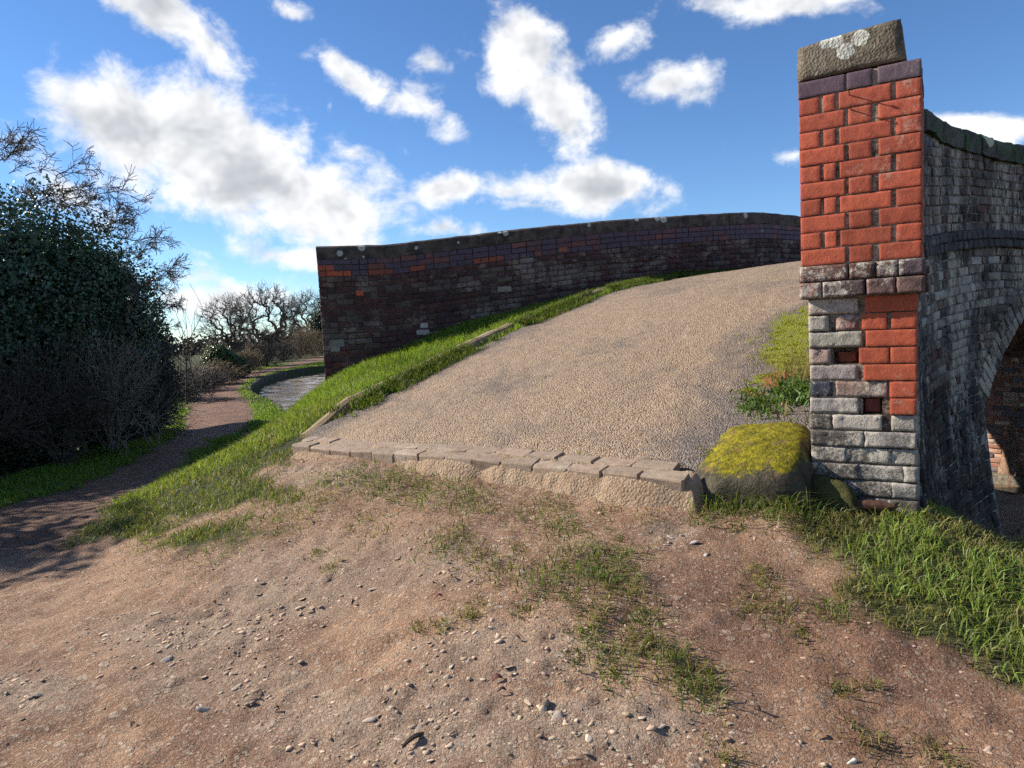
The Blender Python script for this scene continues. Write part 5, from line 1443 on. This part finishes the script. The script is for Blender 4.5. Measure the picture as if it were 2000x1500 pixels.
# puddle on the towpath
pc = at_z(432, 782, float(ground_z(*at_z(432, 782, -1.42)[:2])))
a_ = np.linspace(0, 2 * np.pi, 28, endpoint=False); rr = 1 + .25 * np.sin(3 * a_ + 1) + .12 * np.sin(7 * a_)
pz = float(max(grid_z(pc[0] + .36 * math.cos(a), pc[1] + .95 * math.sin(a)) for a in a_)) + .004
me = bpy.data.meshes.new('puddle'); me.from_pydata([(pc[0] + .34 * math.cos(a) * r, pc[1] + .9 * math.sin(a) * r, pz) for a, r in zip(a_, rr)], [], [tuple(range(28))]); me.update()
tag(link('puddle', me, material('puddle_water', lambda nt: {'Base Color': (0.12, .08, .06)}, .04, .5)), 'small bright puddle on the shaded towpath', 'puddle', kind='structure')

# ------------------------------------------------------------------ trees and shrubs
def m_bark(c0, c1):
    return lambda nt: {'Base Color': nt.mix(nt.ss(nt.noise(nt.pos(), 14, 4, .6), .35, .65), c0, c1), 'Normal': nt.bump(nt.noise(nt.pos(), 60, 3, .6), .6, .01)}
M_BARK = material('bark', m_bark((0.045, .036, .028), (0.12, .10, .078)), .95, .1)
M_TWIG = material('twig_bark', m_bark((0.07, .060, .052), (0.15, .128, .108)), .95, .1)
M_TWIG_TAN = material('tan_twigs', m_bark((0.13, .095, .058), (0.24, .18, .115)), .95, .1)
M_TWIG_PALE = material('pale_twigs', m_bark((0.17, .14, .105), (0.34, .29, .23)), .95, .1)

class Seg:
    def __init__(self): self.A, self.B, self.RA, self.RB, self.L = [], [], [], [], []
    def branch(self, p, d, length, r, lvl, maxl, rnd, wob=.22, up=.05, kids=(2, 4), ang=(.45, 1.0), shrink=(.45, .72), nseg=5, droop=0.0, first=.25, rmin=.003):
        step = length / nseg
        for i in range(nseg):
            d = d + rnd.normal(0, wob, 3) + np.array([0, 0, up - droop * (i / nseg)]); d = d / np.linalg.norm(d)
            q = p + d * step; r2 = max(rmin, r * (1 - .13 * (5 / nseg) * (1 + .15 * lvl)))
            self.A.append(p); self.B.append(q); self.RA.append(r); self.RB.append(r2); self.L.append(lvl)
            p, r = q, r2
            if lvl < maxl and (i + 1) / nseg > first:
                for _ in range(rnd.integers(kids[0], kids[1] + 1) if i < nseg - 1 else kids[1]):
                    if rnd.random() > .5 and i < nseg - 1: continue
                    ax = rnd.normal(size=3); ax -= d * (ax @ d); ax /= np.linalg.norm(ax); a = rnd.uniform(*ang)
                    self.branch(p, d * math.cos(a) + ax * math.sin(a), length * rnd.uniform(*shrink), max(rmin, r * rnd.uniform(.45, .7)), lvl + 1, maxl, rnd, wob * 1.05, up * .8, kids, ang, shrink, max(3, nseg - 1), droop, first, rmin)
    def mesh(self, name, sel=None, sides=4):
        A, B, RA, RB, L = map(np.array, (self.A, self.B, self.RA, self.RB, self.L))
        if sel is not None:
            m = sel(L); A, B, RA, RB = A[m], B[m], RA[m], RB[m]
        n = len(A); d = B - A; d /= np.linalg.norm(d, axis=1, keepdims=True) + 1e-9
        h = np.where(np.abs(d[:, 2:3]) > .9, np.array([[1.0, 0, 0]]), np.array([[0, 0, 1.0]]))
        u = np.cross(d, h); u /= np.linalg.norm(u, axis=1, keepdims=True); v = np.cross(d, u)
        t = np.arange(sides) / sides * 2 * np.pi
        ring = u[:, None] * np.cos(t)[None, :, None] + v[:, None] * np.sin(t)[None, :, None]
        V = np.concatenate([A[:, None] + ring * RA[:, None, None], B[:, None] + ring * RB[:, None, None] + (d * RB[:, None] * .4)[:, None]], 1)
        k0 = (np.arange(n) * 2 * sides)[:, None]; i = np.arange(sides)[None]; j2 = (i + 1) % sides
        F = np.stack([k0 + i, k0 + j2, k0 + sides + j2, k0 + sides + i], -1).reshape(-1, 4)
        return mesh_np(name, V.reshape(-1, 3), F, sides > 4)

def gnd(x, y): return float(grid_z(np.array(float(x)), np.array(float(y))))
def bare_tree(name, label, base, height, seed, trunks=1, maxl=4, spread=.5, r0=.09, mat_t=None, mat_b=None, group=None, cat='tree', kids=(1, 3), wob=.2, up=.06, trunk_frac=.35, ang=(.4, 1.0), rmin=.006, lean=(0, 0), droop=0.0, shrink=(.5, .75), crown_r=None):
    rnd = np.random.default_rng(seed); sg = Seg()
    z0 = gnd(base[0], base[1]) - .05
    for t in range(trunks):
        a = rnd.uniform(0, 6.28); d = np.array([math.cos(a) * spread * (.4 if trunks == 1 else 1) + lean[0], math.sin(a) * spread * (.4 if trunks == 1 else 1) + lean[1], 1.0]); d /= np.linalg.norm(d)
        sg.branch(np.array([base[0] + rnd.normal(0, .08) * (trunks > 1), base[1] + rnd.normal(0, .08) * (trunks > 1), z0]), d, height * .58, r0 * (1 if trunks == 1 else rnd.uniform(.6, 1)), 0, maxl, rnd, wob, up, kids, ang, shrink, 6, droop, trunk_frac, rmin)
    A_, B_ = np.array(sg.A), np.array(sg.B)
    kz = height / (B_[:, 2].max() - z0)
    rr_ = np.hypot(B_[:, 0] - base[0], B_[:, 1] - base[1]); kr = kz if crown_r is None else crown_r / np.percentile(rr_, 88)
    o3 = np.array([base[0], base[1], z0]); sc3 = np.array([kr, kr, kz])
    sg.A = (A_ - o3) * sc3 + o3; sg.B = (B_ - o3) * sc3 + o3
    o = empty(name, (base[0], base[1], z0 + .05), label=label, cat=cat, kind='thing', **({'group': group} if group else {}))
    to_local(link('trunk', sg.mesh('trunk', lambda L: L <= 1, 6), mat_t or M_BARK), o)
    to_local(link('crown', sg.mesh('crown', lambda L: L > 1, 3), mat_b or M_TWIG), o)
    return o
def dome_tree(name, label, base, crown, n, seed, tw=.45, mat_b=None, r_tip=.012, hollow=.35, trunk_r=None):
    """bare tree: branch ends spread through a dome, each joined to the nearest older branch; thickness by load"""
    rnd = np.random.default_rng(seed); z0 = gnd(*base) - .05
    cx_, cy_, cz_, rx_, ry_, rz_ = crown
    fork = np.array([base[0] + (cx_ - base[0]) * .25, base[1], z0 + (cz_ - rz_ - z0) * .75 + .35])
    nodes = [np.array([base[0], base[1], z0]), (np.array([base[0], base[1], z0]) + fork) / 2 + rnd.normal(0, .06, 3), fork]; par = [-1, 0, 1]
    d = rnd.normal(size=(n, 3)); d /= np.linalg.norm(d, axis=1, keepdims=True)
    r = rnd.uniform(hollow, 1, n) ** .6 * (1 + .35 * (fbm(d[:, 0] * 2 + seed, d[:, 1] * 2, d[:, 2] * 2, 3, seed) - .5))
    T = np.array([cx_, cy_, cz_]) + d * r[:, None] * np.array([rx_, ry_, rz_]); T = T[T[:, 2] > z0 + .8]
    T = T[np.argsort(np.linalg.norm(T - fork, axis=1))]
    tips = []
    for t in T:
        N_ = np.array(nodes[1:]); v = t - N_
        out = np.linalg.norm(v, axis=1) + .8 * np.maximum(0, np.linalg.norm(N_ - fork, axis=1) - np.linalg.norm(t - fork))
        k_ = int(np.argmin(out)) + 1; p0 = nodes[k_]; L = np.linalg.norm(t - p0); m = 3 if L > .5 else 2; last = k_
        for i in range(1, m + 1):
            f = i / m; q = p0 + (t - p0) * f + (rnd.normal(0, .09 * L, 3) if i < m else 0) + np.array([0, 0, .10 * L * math.sin(math.pi * f)])
            nodes.append(q); par.append(last); last = len(nodes) - 1
        tips.append(last)
    cnt = np.zeros(len(nodes)); cnt[tips] = 1
    for i in range(len(nodes) - 1, 0, -1): cnt[par[i]] += cnt[i]
    R = r_tip * np.maximum(1, cnt) ** .47
    sg = Seg()
    for i in range(1, len(nodes)):
        sg.A.append(nodes[par[i]]); sg.B.append(nodes[i]); sg.RA.append(min(R[par[i]], R[i] * 1.25)); sg.RB.append(R[i]); sg.L.append(0 if cnt[i] > 6 else 2)
    for k_ in tips:
        o_ = nodes[k_] - np.array([cx_, cy_, cz_ - .3 * rz_]); o_ /= np.linalg.norm(o_) + 1e-6
        for _ in range(5):
            dd = o_ + rnd.normal(0, .55, 3) + np.array([0, 0, .15]); dd /= np.linalg.norm(dd); p = nodes[k_]; ln = tw * rnd.uniform(.4, 1.1)
            q = p + dd * ln * .55 + rnd.normal(0, .05, 3) * ln; e = q + (dd + rnd.normal(0, .45, 3)) * ln * .45
            for a_2, b_2 in ((p, q), (q, e)): sg.A.append(a_2); sg.B.append(b_2); sg.RA.append(r_tip * .75); sg.RB.append(r_tip * .6); sg.L.append(3)
    o = empty(name, (base[0], base[1], z0 + .05), label=label, cat='tree', kind='thing')
    to_local(link('trunk', sg.mesh('trunk', lambda L: L <= 1, 6), M_BARK), o)
    to_local(link('crown', sg.mesh('crown', lambda L: L > 1, 3), mat_b or M_TWIG), o)
    return o
def leaf_mass(blobs, n, size, col, shell=.38, seed=0, noise=.35, floor=None, keep=None):
    """leaves through the outer shell of a lumpy crown"""
    rnd = np.random.default_rng(seed); Vs, Cs, tot = [], [], 0
    vols = np.array([b[3] * b[4] + b[4] * b[5] + b[3] * b[5] for b in blobs]); cnt = (n * vols / vols.sum()).astype(int)
    P, N = [], []
    for b, c in zip(blobs, cnt):
        d = rnd.normal(size=(c, 3)); d /= np.linalg.norm(d, axis=1, keepdims=True)
        r = 1 - shell * rnd.uniform(0, 1, c) ** 1.6
        r = r * (1 + noise * (fbm(d[:, 0] * 2.3 + seed, d[:, 1] * 2.3, d[:, 2] * 2.3, 4, seed) - .5) * 2)
        P.append(np.array(b[:3]) + d * r[:, None] * np.array(b[3:6])); N.append(d)
    P, N = np.vstack(P), np.vstack(N)
    if floor is not None:
        m = P[:, 2] > floor(P[:, 0], P[:, 1]); P, N = P[m], N[m]
    n = len(P)
    nn = N + rnd.normal(0, .75, (n, 3)); nn /= np.linalg.norm(nn, axis=1, keepdims=True)
    t = np.cross(nn, rnd.normal(size=(n, 3))); t /= np.linalg.norm(t, axis=1, keepdims=True); s = np.cross(nn, t)
    sz = size * rnd.uniform(.55, 1.25, (n, 1))
    V = np.stack([P - t * sz * .5, P + s * sz * .42 + nn * sz * .10, P + t * sz * .55, P - s * sz * .42 + nn * sz * .10], 1)
    k0 = (np.arange(n) * 4)[:, None]
    F = np.concatenate([k0 + np.array([[0, 1, 2]]), k0 + np.array([[0, 2, 3]])])
    cl = .55 + .9 * fbm(P[:, 0] * 1.7, P[:, 1] * 1.7, P[:, 2] * 1.7, 3, seed + 5)
    C = np.array([col]) * rnd.uniform(.6, 1.4, (n, 1)) * cl[:, None] * rnd.uniform(.9, 1.1, (n, 3))
    return V.reshape(-1, 3), F, np.repeat(C, 4, 0)
def leafy(name, label, base, blobs, n, size, col, seed, cat='tree', mat=None, twigs=None, trunk_h=1.6, group=None, part='crown', shell=.38):
    z0 = gnd(base[0], base[1])
    o = empty(name, (base[0], base[1], z0), label=label, cat=cat, kind='thing', **({'group': group} if group else {}))
    V, F, C = leaf_mass(blobs, n, size, col, shell, seed, floor=lambda x, y: grid_z(x, y) + .03)
    V2, F2, C2 = leaf_mass([(*b[:3], *(np.array(b[3:]) * .80)) for b in blobs], n // 10, size * 3.2, tuple(c * .6 for c in col), .5, seed + 9, floor=lambda x, y: grid_z(x, y) + .03)  # added oversized, darker inner leaves that block light through the crown
    F = np.vstack([F, F2 + len(V)]); V = np.vstack([V, V2]); C = np.vstack([C, C2])
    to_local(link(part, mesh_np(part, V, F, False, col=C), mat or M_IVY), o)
    rnd = np.random.default_rng(seed + 3); sg = Seg()
    for _ in range(3):
        d = np.array([rnd.normal(0, .25), rnd.normal(0, .25), 1.0]); d /= np.linalg.norm(d)
        sg.branch(np.array([base[0] + rnd.normal(0, .15), base[1] + rnd.normal(0, .15), z0 - .05]), d, trunk_h, .09, 0, 1, rnd, .15, .05)
    to_local(link('trunk', sg.mesh('trunk', None, 6), M_BARK), o)
    if twigs:
        sg = Seg()
        for (x, y, z, dx, dy, dz, ln, r, ml) in twigs:
            d = np.array([dx, dy, dz], float); d /= np.linalg.norm(d)
            sg.branch(np.array([x, y, z], float), d, ln, r, 0, ml, rnd, .13, .015, (1, 3), (.35, 1.0), (.35, .7), 6, .06, .1, .0045)
        to_local(link('bare_branches', sg.mesh('bare_branches', None, 3), M_TWIG), o)
    return o
IVY = (0.048, 0.088, 0.044)
def fan(px, py, Y, n, ln, seed, dirs=(.7, .0, .5), r=.012, ml=2, sp=.42):
    rnd = np.random.default_rng(seed); out = []
    for _ in range(n):
        q = at_depth(px + rnd.normal(0, 22), py + rnd.normal(0, 18), Y + rnd.normal(0, .5))
        out.append((q[0], q[1], q[2], dirs[0] + rnd.normal(0, sp), dirs[1] + rnd.normal(0, sp), dirs[2] + rnd.normal(0, sp), ln * .42 * rnd.uniform(.6, 1.2), r * .8, ml))
    return out
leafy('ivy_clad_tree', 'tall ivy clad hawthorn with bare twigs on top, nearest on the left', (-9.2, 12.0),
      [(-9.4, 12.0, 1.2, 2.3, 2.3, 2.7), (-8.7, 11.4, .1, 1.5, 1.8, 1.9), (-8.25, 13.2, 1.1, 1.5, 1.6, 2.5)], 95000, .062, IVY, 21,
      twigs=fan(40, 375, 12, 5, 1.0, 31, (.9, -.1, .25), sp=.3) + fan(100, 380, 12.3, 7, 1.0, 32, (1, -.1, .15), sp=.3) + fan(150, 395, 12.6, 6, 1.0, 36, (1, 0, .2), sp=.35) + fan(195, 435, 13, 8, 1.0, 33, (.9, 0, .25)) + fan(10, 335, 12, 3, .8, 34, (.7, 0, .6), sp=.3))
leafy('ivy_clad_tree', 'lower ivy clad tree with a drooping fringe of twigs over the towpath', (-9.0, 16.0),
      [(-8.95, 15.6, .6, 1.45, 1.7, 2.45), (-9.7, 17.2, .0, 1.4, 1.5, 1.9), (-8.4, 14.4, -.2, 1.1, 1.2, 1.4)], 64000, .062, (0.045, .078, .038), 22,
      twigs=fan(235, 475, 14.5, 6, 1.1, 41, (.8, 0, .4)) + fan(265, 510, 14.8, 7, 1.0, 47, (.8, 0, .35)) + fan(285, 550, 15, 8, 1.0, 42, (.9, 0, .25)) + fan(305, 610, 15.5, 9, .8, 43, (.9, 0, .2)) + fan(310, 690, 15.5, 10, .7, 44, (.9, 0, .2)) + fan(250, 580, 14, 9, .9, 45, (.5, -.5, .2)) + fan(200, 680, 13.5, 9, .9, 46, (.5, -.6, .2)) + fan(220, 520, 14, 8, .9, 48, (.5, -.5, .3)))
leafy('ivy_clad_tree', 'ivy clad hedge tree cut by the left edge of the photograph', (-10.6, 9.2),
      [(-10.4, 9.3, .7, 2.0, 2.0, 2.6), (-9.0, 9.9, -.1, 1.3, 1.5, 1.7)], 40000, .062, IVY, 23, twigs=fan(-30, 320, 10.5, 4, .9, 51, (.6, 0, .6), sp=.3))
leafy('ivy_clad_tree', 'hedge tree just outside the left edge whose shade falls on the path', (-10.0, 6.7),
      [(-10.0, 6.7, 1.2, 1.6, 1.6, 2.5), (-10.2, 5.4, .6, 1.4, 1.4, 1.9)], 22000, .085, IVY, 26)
# bare understorey along the hedge foot
SH = [(-6.95, 10.9, 2.3, 'dark bare shrub tangled at the hedge foot, nearest on the left'), (-6.95, 12.2, 2.5, 'bare shrub with pale stems before the ivy'), (-7.4, 13.6, 2.2, 'dark bare shrub behind the one with pale stems'), (-8.2, 15.2, 2.0, 'low bare shrub under the twig fringe by the towpath'), (-7.5, 9.6, 2.0, 'bare bramble tangle cut by the left edge of the photograph'), (-9.3, 17.6, 1.9, 'bare shrub at the far end of the ivy hedge')]
for i, (x, y, h, lb) in enumerate(SH):
    bare_tree('bare_shrub', lb, (x, y), h, 60 + i, trunks=18, maxl=2, spread=.6, r0=.013, mat_t=M_TWIG_PALE if i == 1 else M_BARK, mat_b=M_TWIG_PALE if i == 1 else M_BARK, cat='shrub', kids=(1, 3), wob=.16, up=.02, trunk_frac=.2, rmin=.0045, group='shrubs along the hedge foot', crown_r=.95)
def px_base(px, Y): q = at_depth(px, 700, Y); return (q[0], q[1])
bare_tree('sapling', 'slender bare sapling standing alone beyond the ivy hedge', px_base(357, 26), 4.6, 81, maxl=2, spread=.1, r0=.045, wob=.05, up=.12, trunk_frac=.3, ang=(.5, .9), kids=(1, 2), rmin=.007)
bare_tree('sapling', 'shorter thin sapling right of the slender one', px_base(378, 27), 3.6, 82, maxl=2, spread=.1, r0=.03, wob=.05, up=.12, trunk_frac=.3, ang=(.4, .8), kids=(1, 2), rmin=.007)
bare_tree('pale_shrub', 'pale stemmed bare shrub at the foot of the saplings', px_base(384, 28), 2.3, 83, trunks=9, maxl=2, spread=.5, r0=.022, mat_t=M_TWIG_PALE, mat_b=M_TWIG_PALE, cat='shrub', kids=(1, 2), rmin=.008)
def seen(px, Y, py0, py1, half):
    """dome seen between two picture heights"""
    a, b = at_depth(px, py0, Y), at_depth(px, py1, Y); w = half / F_PX * Y
    return (a[0], a[1], (a[2] + b[2]) / 2, w, w, (a[2] - b[2]) / 2)
dome_tree('hawthorn_tree', 'bare spreading hawthorn leaning left beyond the towpath', px_base(458, 54), seen(442, 54, 580, 690, 52), 330, 84, .55, r_tip=.015)
dome_tree('hawthorn_tree', 'tallest bare hawthorn with a rounded crown beyond the towpath', px_base(512, 60), seen(510, 60, 556, 685, 68), 480, 85, .6, r_tip=.016)
dome_tree('bare_tree', 'bare upright tree behind the tan hedge near the parapet', px_base(600, 95), seen(598, 95, 570, 668, 44), 330, 86, .9, r_tip=.021)
dome_tree('bare_tree', 'thin bare tree partly hidden by the parapet end', px_base(645, 98), seen(645, 98, 566, 668, 30), 220, 87, .9, r_tip=.021)
q = px_base(628, 88)
leafy('ivy_clad_tree', 'dark ivy covered tree against the parapet end in the distance', q, [(q[0], q[1], 1.2, 1.5, 1.5, 2.7), (q[0] + 1.3, q[1], .8, 1.3, 1.3, 2.6)], 8000, .22, (0.030, .046, .018), 24, trunk_h=2)
q = px_base(428, 43)
leafy('holly_bush', 'rounded green evergreen bush under the leaning hawthorn', q, [(q[0], q[1], -.55, 1.05, 1.0, 1.1), (q[0] + .95, q[1] + .2, -.85, .75, .7, .75)], 9000, .11, (0.060, .088, .016), 25, cat='bush', trunk_h=.8)
for i, (px, Y, h, tk, lb, mt) in enumerate(((585, 76, 4.5, 26, 'tall tan twiggy hedge bush left of the dark ivy tree', M_TWIG_TAN), (612, 84, 4.2, 22, 'tan twiggy bush close to the parapet end', M_TWIG_TAN), (552, 68, 2.6, 20, 'brown hedge bush between hawthorn and tan hedge', M_TWIG), (520, 58, 2.4, 20, 'brown bramble hedge below the tallest hawthorn', M_TWIG), (486, 49, 2.2, 20, 'greyish bramble mass right of the evergreen bush', M_TWIG_TAN), (458, 43, 1.4, 18, 'low bramble tangle before the evergreen bush', M_TWIG), (418, 37, 1.5, 18, 'low bramble tangle left of the evergreen bush', M_TWIG_TAN), (393, 33, 1.4, 18, 'low brown brambles right of the pale shrub', M_TWIG), (335, 28, 1.6, 18, 'dark brambles at the end of the ivy hedge', M_TWIG))):
    bare_tree('bramble_bush', lb, px_base(px, Y), h, 100 + i, trunks=tk + 4, maxl=2, spread=.75, r0=.022, mat_t=mt, mat_b=mt, cat='bush', kids=(1, 3), wob=.24, up=.0, trunk_frac=.1, rmin=.010, group='hedge bushes beyond the towpath', shrink=(.4, .65), crown_r=h * .46 if h > 1.7 else 1.1)
bare_tree('bare_tree', 'bare tree showing its twigs over the right wall', px_base(2045, 22), 6.9, 88, trunks=2, maxl=3, spread=.5, r0=.15, wob=.15, up=.08, trunk_frac=.3, rmin=.008, crown_r=1.1)
# brown wood along the horizon: far off and read as one mass
rnd = np.random.default_rng(5); blobs = []
for a in np.arange(-75, 60, 1.6):
    r_ = 130 + 18 * math.sin(a * .2) + rnd.uniform(-6, 6); t = math.radians(a)
    blobs.append((r_ * math.sin(t), r_ * math.cos(t), -.3, 3.2, 3.2, rnd.uniform(1.6, 3.0)))
V, F, C = leaf_mass(blobs, 26000, .75, (0.095, .072, .055), .7, 9)
tag(link('distant_wood', mesh_np('distant_wood', V, F, False, col=C), M_IVY), 'brown leafless wood along the horizon', 'wood', kind='stuff')
# moored boat just showing beside the parapet end
bp = at_depth(652, 697, 57); bo = empty('narrowboat', (bp[0], bp[1] , Z_WATER), label='grey boat moored far along the canal beside the parapet end', cat='boat', kind='thing')
bd = np.array([.8, .6]); bn = np.array([-.6, .8])
def boat_part(name, prof, l0, l1, col, taper=0.0):
    V, F = [], []; n_ = 9
    for i in range(n_):
        t = i / (n_ - 1); x = l0 + (l1 - l0) * t; k_ = 1 - taper * max(0, (abs(t - .5) - .34) / .16) ** 2
        for (w, z) in prof: p = np.array(bp[:2]) + bd * x + bn * w * k_; V.append((p[0], p[1], Z_WATER + z))
    m = len(prof)
    for i in range(n_ - 1):
        for a in range(m): F.append((i * m + a, (i + 1) * m + a, (i + 1) * m + (a + 1) % m, i * m + (a + 1) % m))
    F.append(tuple(range(m))); F.append(tuple((n_ - 1) * m + a for a in range(m))[::-1])
    me = bpy.data.meshes.new(name); me.from_pydata(V, [], F); me.update()
    return to_local(link(name, me, material(name + '_paint', lambda nt: nt.mix(nt.noise(nt.pos(), 3, 4, .6), tuple(c * .85 for c in col), col), .5, .4)), bo)
boat_part('hull', [(-1.0, -.3), (-1.05, .75), (1.05, .75), (1.0, -.3)], -.6, 13, (0.06, .06, .07), .75)
boat_part('cabin', [(-.85, .74), (-.75, 1.5), (-.3, 1.56), (.3, 1.56), (.75, 1.5), (.85, .74)], .3, 10, (0.36, .37, .40))
for kx in (1.5, 3.5, 5.5, 7.5):
    p = np.array(bp[:2]) + bd * kx - bn * .83
    V = [tuple(np.array([*(p + bd * a - bn * b), Z_WATER + z])) for z in (1.0, 1.3) for a, b in ((0, 0), (.6, 0), (.6, .02), (0, .02))]
    me = bpy.data.meshes.new('window'); me.from_pydata(V, [], BOXF); me.update()
    to_local(link('window', me, M_WATER), bo)
